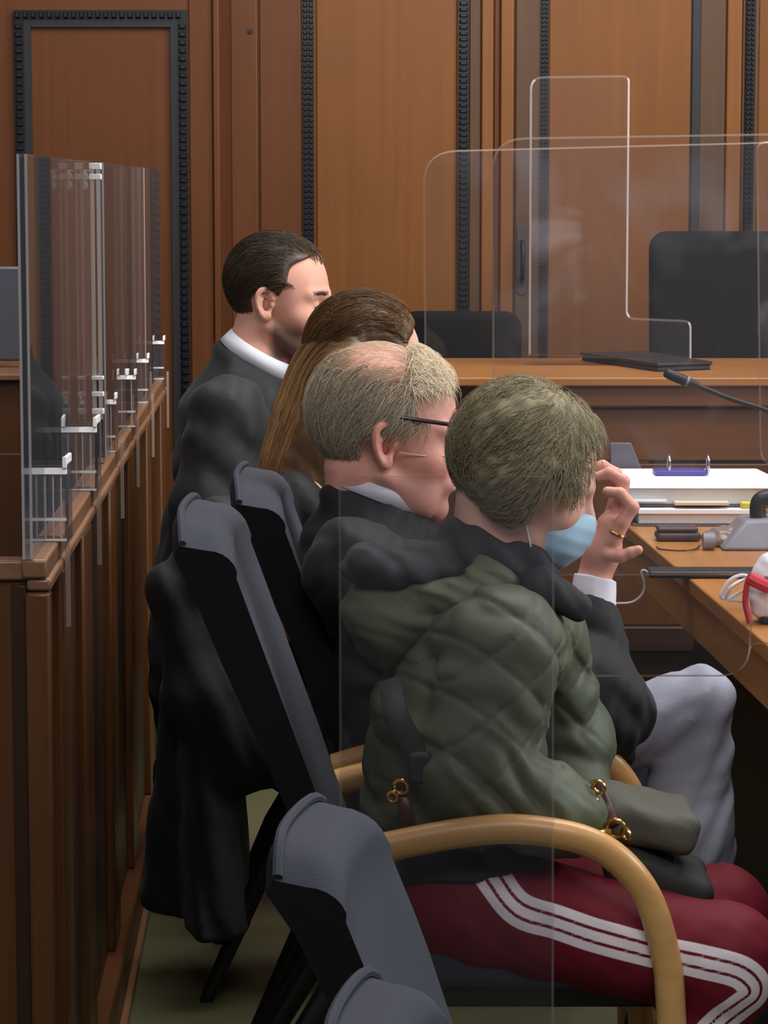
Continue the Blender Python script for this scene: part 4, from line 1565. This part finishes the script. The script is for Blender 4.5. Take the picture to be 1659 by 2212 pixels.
body_mesh(p2, H2, neck2, limbs2, M['skin_b'], 'flush', flush_face(H2), h=.0032)
# hair: cap plus a long fall down the back
cen2 = [H2.wld((-.01, 0, .05))[0], H2.wld((-.075, 0, -.01))[0], A3(672, 900, 5.16), A3(628, 1010, 5.12), A3(598, 1085, 5.10), A3(588, 1150, 5.10)]
rad2 = [.070, .072, .076, .064, .046, .022]
SK2 = H2.skull


def hair2(P):
    L = H2.loc(P)
    A = np.abs(L[:, 1])
    c = SK2(L) * H2.s - .014
    lim = .060 + .020 * np.clip((L[:, 2] - .04) / .05, -1, 1)
    c = smax(c, (L[:, 0] - lim) * .9, .012)
    c = smax(c, (-.09 - L[:, 2]) * .8, .01)
    side = s_cap(P, H2.wld((.02, -.066, .04))[0], H2.wld((-.02, -.07, -.12))[0], .024, .030)      # falls over the near ear
    side2 = s_cap(P, H2.wld((.02, .066, .04))[0], H2.wld((-.02, .07, -.12))[0], .024, .030)
    fall = None
    for i in range(len(cen2) - 1):
        e = s_capf(P, cen2[i], cen2[i + 1], rad2[i] * .8, rad2[i + 1] * .8, (0, 1, 0), 1.35)
        fall = e if fall is None else smin(fall, e, .03)
    for q0, q1, ra, rb in ((A3(745, 820, 5.08), A3(715, 960, 5.05), .062, .058), (A3(715, 960, 5.05), A3(672, 1100, 5.04), .058, .062)):
        fall = smin(fall, s_cap(P, q0, q1, ra, rb), .03)
    d = smin(smin(c, smin(side, side2, .01), .02), fall, .03)
    return d - .004 * folds(P, (.75, .55, .28), 150, 41, .6) - .004 * wob(P, 40, 44)


lo, hi = bounds([H2.c, A3(560, 1160, 5.1)], .16)
vS, qS = polygonise(hair2, lo, hi, .005)
vS = relax(vS, qS, 1)
r = np.random.default_rng(12)
n = 4200
ctrl = np.array(spline(cen2, 6)); rr_ = np.interp(np.linspace(0, 1, len(ctrl)), np.linspace(0, 1, len(rad2)), rad2)
paths = np.zeros((n, len(ctrl), 3))
ang = r.uniform(0, 2 * math.pi, n); rad = r.uniform(.88, 1.12, n)
start = (r.uniform(0, 1, n) ** 2 * .55)
endt = 1 - r.uniform(0, .30, n) ** 1.5
wv = r.uniform(0, 6.28, n)
for i in range(n):
    tt = np.linspace(start[i], endt[i], len(ctrl))
    ii = tt * (len(ctrl) - 1)
    c = np.stack([np.interp(ii, np.arange(len(ctrl)), ctrl[:, k]) for k in range(3)], 1)
    R_ = np.interp(ii, np.arange(len(ctrl)), rr_) * rad[i]
    tang = np.gradient(c, axis=0); tang /= np.linalg.norm(tang, axis=1)[:, None] + 1e-9
    yv = np.array((0, 1.0, 0)); xv = np.cross(yv, tang); xv /= np.linalg.norm(xv, axis=1)[:, None] + 1e-9
    sway = .05 * np.sin(wv[i] + 5 * tt)
    a = ang[i] + sway
    paths[i] = c + R_[:, None] * (np.cos(a)[:, None] * xv * .86 + 1.2 * np.sin(a)[:, None] * yv)
vF, qF, iF = strand_mesh(paths, .0007)
tone = r.uniform(.1, .8, n)
# over the crown
rC = scalp_points(H2, 3500, lambda p, q: (p[:, 0] < .06) & (p[:, 2] > -.02), 8)
pc = hair_strands(H2, rC, lambda L: np.stack([-np.ones(len(L)) * .9, 0 * L[:, 0], .25 - 8 * np.clip(-L[:, 0], -.05, .15) - 6 * np.clip(np.abs(L[:, 1]) - .03, 0, 1)], 1), 15, .009,
                  lambda t: .0205, .0009, jitter=.10, seed=9)
vC, qC, iC = strand_mesh(H2.wld(pc.reshape(-1, 3)).reshape(pc.shape), .0005)
tC = r.uniform(.0, .55, len(rC))
v, q, t_ = join_meshes([(vS, qS, .10 + .10 * wob(vS, 60, 3)), (vF, qF, tone[iF]), (vC, qC, tC[iC])])
fast_mesh('hair', v, q, M['hair_b'], p2, {'tone': t_})


def robe2(P):
    d = s_capf(P, A3(680, 1110, D2), A3(690, 1560, D2), .105, .145, (0, 1, 0), 1.4)
    d = smin(d, s_chain(P, [A3(640, 1110, 5.01), A3(500, 1160, 4.98), A3(375, 1275, 4.97), A3(430, 1480, 4.97), A3(560, 1640, 5.0)], [.075, .07, .045, .06, .06], .03), .04)
    d = smin(d, s_chain(P, [A3(720, 1110, 5.38), A3(760, 1330, 5.42), A3(880, 1400, 5.35)], [.075, .065, .05], .03), .04)
    d = smin(d, s_cap(P, A3(700, 1075, 5.1), A3(760, 1060, 5.25), .085, .085), .05)
    # robe hung over the chair back and down behind it
    d = smin(d, s_chain(P, [A3(470, 1280, 5.15), A3(430, 1500, 5.17), A3(400, 1930, 5.19)], [.05, .07, .085], .03), .05)
    d = smin(d, s_capf(P, A3(450, 1500, 5.10), A3(470, 1985, 5.08), .055, .065, (0, 1, 0), 2.6), .06)
    d = smin(d, s_capf(P, A3(700, 1600, D2), A3(1010, 1640, D2), .10, .09, (0, 1, 0), 1.7), .06)
    d = d - .010 * folds(P, (.85, .2, .35), 40, 51)
    return smax(d, .13 - P[:, 2], .01)


lo, hi = bounds([A3(300, 1060, 4.9), A3(1080, 2000, 5.45), A3(700, 1040, 5.2)], .09)
lo[2] = .08
sdf_obj('robe', robe2, lo, hi, .0065, M['robe'], p2, it=2)

# ------------------------------------------------------------------ 3: grey haired man
D3 = 4.55
p3 = person_root(A3(900, 1800, D3) * np.array((1, 1, 0)), 'grey haired man with dark spectacles in black robe, hand raised with a ring')
H3 = Head(A3(840, 931, D3), yaw=.06, pitch=.10, s=1.17, ear=1.0, jowl=1.0)
neck3 = A3(800, 1125, D3)
dh = 4.42
hp_ = lambda x, y, dd=0.0: A3(x, y, dh + dd)


def hand3(P):
    wrist = hp_(1283, 1250)
    d = s_cap(P, wrist, hp_(1302, 1190), .027, .030)
    d = smin(d, s_capf(P, hp_(1300, 1195), hp_(1318, 1135), .024, .022, (0, 1, 0), 1.5), .015)
    # fingers: (knuckle, middle joint, end joint, tip)
    fs = [([hp_(1325, 1172, -.030), hp_(1345, 1128, -.034), hp_(1366, 1096, -.034), hp_(1340, 1066, -.030), hp_(1312, 1062, -.026)], [.0125, .0115, .011, .0095, .0085]),   # ring finger
          ([hp_(1318, 1200, -.036), hp_(1340, 1202, -.042), hp_(1362, 1194, -.044), hp_(1379, 1188, -.046)], [.012, .0100, .009, .0078]),                                      # little finger, pointing out
          ([hp_(1322, 1140, -.006), hp_(1342, 1085, -.006), hp_(1346, 1040, -.006), hp_(1316, 1022, -.004), hp_(1290, 1030, -.002)], [.0125, .0115, .0105, .0095, .008]),     # middle finger
          ([hp_(1316, 1128, .020), hp_(1332, 1070, .022), hp_(1330, 1024, .022), hp_(1302, 1006, .020), hp_(1276, 1012, .018)], [.012, .011, .0102, .0092, .008]),            # index finger
          ([hp_(1288, 1190, .022), hp_(1268, 1148, .040), hp_(1258, 1110, .040), hp_(1262, 1078, .034)], [.016, .013, .0115, .009])]                                            # thumb
    for p, rr in fs:
        d = smin(d, s_chain(P, p, rr, .004), .005)
    return d


hand_lo, hand_hi = bounds([hp_(1250, 1000, -.06), hp_(1400, 1270, .06)], .03)
limbs3 = [([neck3, A3(830, 1330, D3), A3(900, 1700, D3)], [.07, .13, .13]),
          ([A3(780, 1230, 4.33), A3(1040, 1420, 4.31), A3(1285, 1490, 4.37), A3(1283, 1255, dh)], [.06, .05, .042, .027]),
          ([A3(850, 1220, 4.77), A3(1040, 1430, 4.80), A3(1200, 1380, 4.72)], [.06, .05, .04])]


def flush3(v):
    L = H3.loc(v)
    f_ = flush_face(H3)(v)
    return np.clip(f_ + .35 * np.clip(wob(v, 70, 3), 0, 1), 0, 1)


body_mesh(p3, H3, neck3, limbs3, M['skin_c'], 'flush', flush3, hand=lambda P: cull(P, hand3, hand_lo, hand_hi), h=.0026)
rg = hp_(1334, 1152, -.032); rt = hp_(1345, 1128, -.034) - hp_(1325, 1172, -.030)
MB().torus(rg, rt, .0122, .0030, 20, 8).build('ring', M['gold'], p3, smooth=True)


def keep3(p, r):
    x, y, z = p[:, 0], np.abs(p[:, 1]), p[:, 2]
    ok = hairline(x, y, z, .062, .052, .006)
    bald = np.clip(1.15 - ((x + .008) / .078) ** 2 - (y / .072) ** 2, 0, 1) * (z > .060)
    return ok & (r.uniform(size=len(p)) > bald * 1.5)


def flow3(L):
    v = flow_back(L)
    front = np.clip((.02 - L[:, 0]) / .05, 0, 1)
    v[:, 0] = -.35 - .5 * front
    v[:, 2] = v[:, 2] - .5 * (np.abs(L[:, 1]) > .05)
    return v


r3 = scalp_points(H3, 6500, keep3, 13)
r3t = scalp_points(H3, 1400, lambda p, r: (p[:, 2] > .066) & (p[:, 0] > .010) & (p[:, 0] < .062), 15)
r3c = scalp_points(H3, 420, lambda p, r: (p[:, 2] > .06) & (p[:, 0] < .03), 17)
r3n = scalp_points(H3, 1800, lambda p, r: (p[:, 0] < -.045) & (p[:, 2] > -.06) & (p[:, 2] < .06), 16)


def shell3(L):
    A = np.abs(L[:, 1])
    d = cap_shell(H3, .0065, .030, .026, .006, nape=-.066)(L)
    d = smax(d, (L[:, 2] - .066 - .25 * np.clip(-L[:, 0] - .05, 0, 1)) * .8, .012)      # sides only, the crown is thin
    return d


make_hair(H3, M['hair_c'], p3, shell3, [
    (r3, flow3, 9, .0050, lambda t: .0085 + .003 * t, .00045, (.05, .85), 31),
    (r3c, flow_back, 9, .006, lambda t: .003 + .003 * t, .0004, (.6, 1.0), 35),
    (r3t, lambda L: np.stack([.45 + 0 * L[:, 0], .4 * np.sign(L[:, 1]), 0 * L[:, 0]], 1), 7, .006, lambda t: .003 + .013 * np.sin(math.pi * min(1, .2 + .7 * t)), .00045, (.7, 1.0), 32),
    (r3n, lambda L: np.stack([-.3 + 0 * L[:, 0], 0 * L[:, 0], -1 + 0 * L[:, 0]], 1), 10, .0062, lambda t: .0085 + .005 * t, .0005, (.1, .7), 33)],
    ((-.15, -.12, -.12), (.12, .12, .17)), h=.003, shell_tone=.22)

# spectacles
gl = bpy.data.objects.new('spectacles', None); link(gl, p3)
gw = lambda x, y, z: H3.wld((x, y, z))[0]
for s in (-1, 1):
    MB().tube([gw(-.006, s * .0840, .028), gw(.03, s * .0850, .026), gw(.098, s * .0735, .022), gw(.117, s * .066, .020)], [.0030, .0036, .0036, .0042], 8).build('temple_arm', M['spectacle'], gl, smooth=True)
    MB().tube(spline([gw(-.006, s * .0840, .028), gw(-.020, s * .080, .022), gw(-.030, s * .079, .004)], 4), .0026, 8).build('ear_tip', M['spectacle'], gl, smooth=True)
    ring = []
    for k in range(25):
        a = 2 * math.pi * k / 24
        ry = .0255 * np.sign(math.cos(a)) * abs(math.cos(a)) ** .7; rz = .0185 * np.sign(math.sin(a)) * abs(math.sin(a)) ** .75
        yy = .034 + ry
        ring.append(gw(.119 - 1.2 * yy * yy, s * yy, .004 + rz))
    MB().tube(ring, .0019, 7, cap=False).build('rim', M['spectacle'], gl, smooth=True)
    MB().add(ring[:-1], [tuple(range(24))]).build('lens', M['lens'], gl)
MB().tube([gw(.120, -.009, .012), gw(.122, 0, .014), gw(.120, .009, .012)], .0022, 8).build('bridge', M['spectacle'], gl, smooth=True)
MB().tube([gw(.012, -.0760, -.022), gw(.045, -.0700, -.024), gw(.085, -.0560, -.022)], .0009, 6).build('elastic_loop', M['loop_pink'], p3, smooth=True)

collar_band(A3(820, 1074, D3), .094, .36, .05, .86, .014, .048, M['white_cloth'], p3)


def robe3(P):
    d = s_capf(P, A3(795, 1260, D3), A3(890, 1720, D3), .128, .150, (0, 1, 0), 1.5)
    d = smin(d, s_cap(P, A3(800, 1120, D3), A3(790, 1230, D3), .088, .12), .05)
    d = smin(d, s_ellr(P, A3(819, 1110, D3), (.108, .092, .034), frame(.05, .36).T), .02)
    d = smin(d, s_chain(P, [A3(775, 1235, 4.34), A3(1040, 1430, 4.31), A3(1275, 1500, 4.36)], [.088, .085, .080], .04), .05)
    d = smin(d, s_cap(P, A3(1285, 1500, 4.37), A3(1281, 1305, 4.405), .066, .043), .03)
    d = smin(d, s_chain(P, [A3(850, 1220, 4.77), A3(1040, 1430, 4.80), A3(1190, 1400, 4.73)], [.088, .08, .06], .04), .05)
    d = smin(d, s_capf(P, A3(900, 1660, 4.5), A3(1300, 1545, 4.46), .12, .085, (0, 1, 0), 1.7), .06)
    d = d - .012 * folds(P, (.35, .15, .9), 40, 61) - .005 * folds(P, (.9, .2, -.4), 90, 64)
    n = frame(.05, .36) @ np.array((0, 0, 1.0))
    m = (P[:, 0] < A3(1010, 1100, D3)[0])
    d = np.where(m, smax(d, (P - A3(820, 1074, D3)) @ n - .004, .004), d)
    # open end of the sleeve
    wv_ = A3(1281, 1305, 4.405) - A3(1290, 1500, 4.37); wv_ /= np.linalg.norm(wv_)
    wv_ = wv_ * .8 + np.array((.45, 0, .25)); wv_ /= np.linalg.norm(wv_)
    near = np.linalg.norm(P - A3(1281, 1290, 4.405), axis=1) < .12
    d = np.where(near, smax(d, (P - A3(1279, 1284, 4.405)) @ wv_, .004), d)
    return d


lo, hi = bounds([A3(590, 1080, 4.2), A3(1400, 1800, 4.9), A3(1300, 1260, 4.4)], .07)
sdf_obj('robe', robe3, lo, hi, .006, M['robe'], p3, it=2)


def cuff3(P):
    d = s_cap(P, A3(1279, 1318, 4.405), A3(1286, 1246, 4.418), .038, .034)
    wv_ = hp_(1298, 1200) - A3(1276, 1310, 4.405); wv_ /= np.linalg.norm(wv_)
    d = np.maximum(d, np.maximum((P - hp_(1288, 1248)) @ wv_, (A3(1279, 1320, 4.405) - P) @ wv_))
    return d - .0012 * wob(P, 90, 4)


sdf_obj('cuff', cuff3, A3(1279, 1318, 4.405) - .06, A3(1286, 1246, 4.418) + .06, .0022, M['white_cloth'], p3)


def trousers3(P):
    kn = A3(1512, 1512, 4.42)
    an = A3(1480, 2230, 4.44)
    d = s_cap(P, A3(960, 1730, 4.43), kn, .10, .056)
    d = smin(d, s_cap(P, kn, A3(1478, 1800, 4.43), .054, .080), .02)
    d = smin(d, s_cap(P, A3(1478, 1800, 4.43), an, .080, .06), .03)
    kf = A3(1400, 1610, 4.68)
    d2 = smin(s_cap(P, A3(980, 1720, 4.66), kf, .10, .08), s_cap(P, kf, A3(1430, 2200, 4.70), .08, .06), .03)
    d = smin(d, d2, .02)
    return d - .012 * folds(P, (.86, .1, -.5), 62, 71, .45) - .003 * folds(P, (.5, .1, -.9), 80, 73)


lo, hi = bounds([A3(950, 1500, 4.3), A3(1560, 2250, 4.8)], .10)
lo[2] = .03
sdf_obj('trousers', trousers3, lo, hi, .0065, M['trousers_grey'], p3, it=2)
for (px_, dd_) in ((1500, 4.44), (1450, 4.70)):
    b = A3(px_, 2290, dd_)
    sdf_obj('shoe', lambda P, b=b: np.maximum(smin(s_ell(P, (b[0] + .06, b[1], .05), (.14, .05, .05)), s_cap(P, (b[0] - .02, b[1], .05), (b[0] - .02, b[1], .12), .05, .05), .03), .001 - P[:, 2]),
            (b[0] - .16, b[1] - .09, -.01), (b[0] + .25, b[1] + .09, .2), .007, M['plastic_black'], p3)

# ------------------------------------------------------------------ 4: person in the green jacket
D4 = 3.90
p4 = person_root(A3(960, 1950, D4) * np.array((1, 1, 0)), 'person in olive green quilted jacket, maroon striped tracksuit trousers and blue face mask')
H4 = Head(A3(1138, 1026, D4), yaw=.10, pitch=.36, s=.98, ear=.8)
neck4 = A3(1065, 1235, D4)
limbs4 = [([neck4, A3(1030, 1420, D4), A3(960, 1800, D4), A3(960, 1930, D4)], [.06, .10, .11, .10]),
          ([A3(1088, 1400, 3.745), A3(1018, 1668, 3.735), A3(1195, 1755, 3.74)], [.05, .042, .034]),
          ([A3(1150, 1390, 4.08), A3(1225, 1600, 4.12), A3(1250, 1725, 4.05)], [.05, .042, .034]),
          ([A3(960, 1948, 3.78), A3(1570, 2070, 3.725), A3(1450, 2460, 3.74)], [.075, .055, .04]),
          ([A3(980, 1940, 4.02), A3(1545, 1975, 4.0), A3(1500, 2400, 4.0)], [.075, .055, .04])]
body_mesh(p4, H4, neck4, limbs4, M['skin_b'], 'flush', flush_face(H4), h=.0034)

def scalp4(L):
    B = L.copy(); B[:, 1] = np.abs(B[:, 1])
    return smin(H4.skull(L), s_ell(B, (-.018, .062, -.004), (.040, .022, .050)), .03)      # hair lies over the ears


r4 = scalp_points(H4, 7000, lambda p, r: (p[:, 0] < .062) & (p[:, 2] > -.075) & ((p[:, 2] > .0) | (p[:, 0] < .012)), 23, surf=scalp4)


def shell4(L):
    s = scalp4(L)
    d = s - .015 * (1 + .3 * wob(L, 60, 14))
    lim = .012 + .060 / (1 + np.exp(-(L[:, 2] - .035) / .012))
    d = smax(d, (L[:, 0] - lim) * .8, .010)
    d = smax(d, (-.082 - L[:, 2]) * .8, .012)
    return np.maximum(d - .0015 * folds(L, (.3, .6, .2), 200, 5), -(s + .012))


def flow4(L):
    v = np.stack([-.25 - 0 * L[:, 0], .25 * np.sign(L[:, 1]), -1 + 0 * L[:, 0]], 1)
    v[:, 0] += np.clip(L[:, 0] * 14, -.6, .9)
    return v


make_hair(H4, M['hair_d'], p4, shell4, [
    (r4, flow4, 8, .0042, lambda t: .0175 + .002 * t, .0005, (.15, .85), 41)], ((-.16, -.13, -.13), (.13, .13, .18)), h=.0035, surf=scalp4, shell_tone=.3)


def mask4(P):
    L = H4.loc(P)
    A = L.copy(); A[:, 1] = np.abs(A[:, 1])
    s = smin(s_ell(L, (.066, 0, -.064), (.050, .062, .056)), s_ell(L, (.088, 0, -.045), (.032, .022, .034)), .03)
    d = s
    d = smax(d, (.030 - L[:, 0]) * .9, .006)
    d = smax(d, (L[:, 2] + .020 + .18 * (np.abs(L[:, 1]))) * .9, .005)
    d = smax(d, (-.114 - L[:, 2]) * .9, .006)
    d = d + .0012 * np.abs(np.sin(L[:, 2] * 150))
    return np.maximum(d, -(s + .014)) * H4.s


sdf_obj('face_mask', mask4, H4.c - .16, H4.c + .16, .0028, M['mask'], p4, it=2)
for s in (-1, 1):
    for (z0, z1) in ((-.035, .010), (-.098, -.030)):
        MB().tube(spline([H4.wld((.036, s * .058, z0))[0], H4.wld((.012, s * .070, (z0 + z1) / 2))[0], H4.wld((-.012, s * .080, z1))[0]], 4), .0013, 6).build('ear_loop', M['white_cloth'], p4, smooth=True)


def quilt(P):
    """diamond quilting: two families of sewn lines running round trunk and sleeves"""
    u = P[:, 0] * .72 + P[:, 1] * .35
    a = np.sin((u * 1.0 + P[:, 2] * .95 + .01 * wob(P, 9, 2)) * math.pi / .082)
    b = np.sin((u * 1.0 - P[:, 2] * .95 + .01 * wob(P, 9, 3)) * math.pi / .082 + .7)
    return np.maximum(np.exp(-(a / .16) ** 2), np.exp(-(b / .16) ** 2))


SL = [A3(1088, 1395, 3.735), A3(1018, 1668, 3.735), A3(1185, 1752, 3.735), A3(1232, 1768, 3.74)]


def jacket4(P):
    tr_ = s_capf(P, A3(1025, 1415, D4), A3(985, 1760, D4), .114, .122, (0, 1, 0), 1.40)
    tr_ = smin(tr_, s_cap(P, A3(1085, 1392, 3.76), A3(1140, 1375, 4.06), .080, .080), .04)
    tr_ = smin(tr_, s_cap(P, A3(1065, 1350, D4), A3(1040, 1400, D4), .075, .10), .04)
    # jacket skirt at the back
    tr_ = smin(tr_, s_capf(P, A3(915, 1560, 3.90), A3(885, 1800, 3.90), .075, .062, (0, 1, 0), 2.3), .05)
    arm = s_chain(P, SL, [.080, .076, .062, .050], .03)
    far = s_chain(P, [A3(1150, 1385, 4.08), A3(1218, 1600, 4.12), A3(1245, 1735, 4.06)], [.078, .070, .055], .03)
    d = smin(tr_, far, .022)
    d = smin(d, arm, .014)
    qz = quilt(P)
    up = np.clip((P[:, 2] - A3(1000, 1760, 3.7)[2]) / .06, .25, 1)
    d = d + .0038 * qz * up
    # bunched cloth at elbow and waist
    el = np.exp(-((P[:, 0] - A3(1110, 1740, 3.7)[0]) ** 2 + (P[:, 2] - A3(1110, 1720, 3.7)[2]) ** 2) / .010)
    d = d - .014 * el * folds(P, (.8, .1, .55), 75, 81) - .008 * folds(P, (.35, .1, .9), 44, 83)
    return d


lo, hi = bounds([A3(800, 1260, 3.6), A3(1290, 1860, 4.2)], .07)
sdf_obj('jacket', jacket4, lo, hi, .0042, M['jacket'], p4, it=1)
# arm seam
def hood4(P):
    d = s_capf(P, A3(835, 1315, D4), A3(1010, 1275, D4), .066, .070, (0, 1, 0), 1.75)
    d = smin(d, s_ell(P, A3(842, 1368, D4), (.044, .10, .052)), .03)
    d = smin(d, s_capf(P, A3(1000, 1275, D4), A3(1090, 1262, D4), .060, .045, (0, 1, 0), 1.9), .03)
    d = smax(d, -s_ell(P, A3(890, 1205, D4), (.095, .115, .026)), .02)
    d = d - .014 * folds(P, (.30, .05, 1.0), 44, 92, .4) - .004 * folds(P, (.5, .1, .9), 120, 94)
    return d


lo, hi = bounds([A3(740, 1170, 3.7), A3(1170, 1440, 4.1)], .05)
sdf_obj('hood', hood4, lo, hi, .0045, M['hood'], p4, it=1)


def lining4(P):
    d = s_ell(P, A3(880, 1222, D4), (.098, .105, .034))
    d = smin(d, s_ell(P, A3(800, 1212, 3.86), (.030, .07, .026)), .02)
    d = smin(d, s_capf(P, A3(1025, 1190, D4), A3(1125, 1222, D4), .060, .058, (0, 1, 0), 1.25), .03)
    return d - .009 * folds(P, (.8, .2, .6), 80, 95)


lo, hi = bounds([A3(760, 1150, 3.8), A3(1160, 1250, 4.0)], .10)
sdf_obj('hood_lining', lining4, lo, hi, .005, M['lining'], p4, it=1)


def collar4(P):
    d = s_cap(P, A3(1160, 1262, 3.84), A3(1248, 1312, 3.84), .030, .020)
    return d - .004 * folds(P, (.8, .1, .5), 90, 97)


lo, hi = bounds([A3(1140, 1240, 3.8), A3(1265, 1340, 4.0)], .05)
sdf_obj('jacket_collar', collar4, lo, hi, .004, M['lining'], p4, it=1)


def pants4(P):
    kn, kf = A3(1565, 2072, 3.725), A3(1545, 1985, 4.0)
    d = s_cap(P, A3(965, 1952, 3.77), kn, .090, .074)
    d = smin(d, s_cap(P, kn, A3(1440, 2440, 3.74), .070, .058), .03)
    d = smin(d, s_cap(P, A3(985, 1960, 4.02), kf, .098, .075), .03)
    d = smin(d, s_cap(P, kf, A3(1500, 2420, 4.0), .075, .055), .03)
    d = smin(d, s_capf(P, A3(945, 1910, 3.9), A3(960, 1940, 3.9), .10, .09, (0, 1, 0), 1.5), .04)
    return d - .006 * folds(P, (.75, .2, .6), 38, 101) - .003 * wob(P, 45, 7)


def waist4(P):
    d = s_capf(P, A3(990, 1800, D4), A3(985, 1860, D4), .120, .112, (0, 1, 0), 1.35)
    w = pants4(P) - .007                                   # dark band lying over the hips
    zl = A3(1000, 1922, 3.66)[2] + .10 * (P[:, 0] - A3(1000, 1922, 3.66)[0])
    w = smax(w, zl - P[:, 2], .006)
    w = smax(w, P[:, 0] - A3(1185, 1900, 3.66)[0], .006)
    d = smin(d, w, .01)
    return d - .005 * folds(P, (.3, .1, 1), 60, 99)


lo, hi = bounds([A3(850, 1750, 3.70), A3(1150, 1930, 4.10)], .10)
sdf_obj('dark_waist', waist4, lo, hi, .006, M['robe_sleeve'], p4, it=1)

ST = [A3(x, y, 3.64) for x, y in ((1040, 1880), (1072, 1925), (1125, 1982), (1210, 2008), (1300, 2036), (1420, 2066), (1510, 2082), (1590, 2100), (1628, 2128), (1634, 2158), (1600, 2186), (1560, 2222), (1500, 2300))]
ST2 = np.array([(p[0], p[2]) for p in spline(ST, 6)])


def stripe4(v):
    out = np.zeros(len(v))
    m = (v[:, 1] < 3.76)
    q = v[m][:, (0, 2)]
    best = np.full(len(q), 9.0); off = np.zeros(len(q))
    for i in range(len(ST2) - 1):
        a, b = ST2[i], ST2[i + 1]
        ab = b - a; L2 = ab @ ab
        t = np.clip(((q - a) @ ab) / L2, 0, 1)
        w = q - a - t[:, None] * ab
        dd_ = np.sqrt((w * w).sum(1))
        sg = np.sign(ab[0] * w[:, 1] - ab[1] * w[:, 0])
        k = dd_ < best
        best[k] = dd_[k]; off[k] = (dd_ * sg)[k]
    s = np.min([np.abs(off - c) for c in (-.0165, 0, .0165)], 0)
    out[m] = np.clip(.5 + (.0060 - s) / .008, 0, 1)
    return out


lo, hi = bounds([A3(870, 1900, 3.65), A3(1640, 2450, 4.1)], .10)
lo[2] = .03
sdf_obj('tracksuit_trousers', pants4, lo, hi, .0042, M['tracksuit'], p4, attr_f={'stripe': stripe4}, it=1)
for (px_, dd_) in ((1440, 3.74), (1500, 4.0)):
    b = A3(px_, 2500, dd_)
    sdf_obj('shoe', lambda P, b=b: np.maximum(smin(s_ell(P, (b[0] + .06, b[1], .05), (.14, .05, .05)), s_cap(P, (b[0] - .02, b[1], .05), (b[0] - .02, b[1], .12), .05, .05), .03), .001 - P[:, 2]),
            (b[0] - .16, b[1] - .09, -.01), (b[0] + .25, b[1] + .09, .2), .007, M['white_cloth'], p4)

# ------------------------------------------------------------------ the shoulder bag on the lap
bag = thing('shoulder_bag', A3(1400, 1930, 3.84), 'olive grey shoulder bag with gold rings lying on the maroon lap', 'bag')


def bag_flap(P):
    c = A3(1392, 1765, 3.84)
    R = frame(0, .20)
    q = (P - c) @ R
    d = s_box(q, (0, 0, 0), (.072, .088, .030), .022)
    d = smin(d, s_box(q, (-.055, 0, .008), (.03, .06, .026), .018), .02)
    return d - .007 * folds(P, (.7, .3, .6), 55, 111)


def bag_body(P):
    c = A3(1415, 1880, 3.83)
    R = frame(0, .42)
    q = (P - c) @ R
    d = s_box(q, (0, 0, 0), (.080, .080, .030), .022)
    return d - .005 * folds(P, (.5, .2, .8), 60, 115)


lo, hi = bounds([A3(1280, 1700, 3.75), A3(1510, 1840, 3.94)], .05)
sdf_obj('flap', bag_flap, lo, hi, .004, M['bag'], bag, it=1)
lo, hi = bounds([A3(1300, 1800, 3.75), A3(1520, 1960, 3.94)], .05)
sdf_obj('body', bag_body, lo, hi, .004, M['bag_dark'], bag, it=1)
for (x, y, R_, ax) in ((1330, 1790, .0125, (.3, 1, .1)), (1352, 1803, .009, (.9, .5, .1)), (1262, 1797, .009, (.2, 1, .4)), (1293, 1700, .009, (.5, .8, .3)), (1280, 1732, .007, (.2, .9, .5))):
    MB().torus(A3(x, y, 3.715), ax, R_, .0028, 20, 8).build('gold_ring', M['gold'], bag, smooth=True)
MB().tube(spline([A3(1268, 1797, 3.715), A3(1285, 1800, 3.712), A3(1302, 1797, 3.712), A3(1318, 1795, 3.715)], 4), .0045, 8).build('clasp_bar', M['gold'], bag, smooth=True)
m = MB().tube(spline([A3(1285, 1690, 3.75), A3(1310, 1745, 3.74), A3(1325, 1785, 3.72)], 6), [.006] * 13, 8, squash=(1, 1.5))
m.tube(spline([A3(1240, 1790, 3.70), A3(1256, 1797, 3.71)], 4), .005, 8)
m.build('strap', M['leather_red'], bag, smooth=True)
m = MB().tube(spline([A3(840, 1470, 3.76), A3(856, 1540, 3.71), A3(895, 1620, 3.70), A3(905, 1665, 3.70)], 6), [.010] * 19, 8, squash=(.4, 1.6))
m.build('shoulder_strap', M['bag_dark'], bag, smooth=True)
MB().box(A3(882, 1640, 3.70)[0], A3(934, 1640, 3.70)[0], 3.685, 3.705, Z(1690, 3.70), Z(1622, 3.70)).build('strap_pad', M['bag_dark'], bag, bevel=.006)
m = MB().tube(spline([A3(862, 1712, 3.71), A3(876, 1745, 3.70), A3(884, 1790, 3.70), A3(880, 1830, 3.71)], 5), .006, 8, squash=(.6, 1.6))
m.build('back_strap', M['leather_red'], bag, smooth=True)
for (x, y, R_) in ((866, 1700, .010), (848, 1722, .007)):
    MB().torus(A3(x, y, 3.70), (.3, 1, .2), R_, .0026, 20, 8).build('gold_ring', M['gold'], bag, smooth=True)
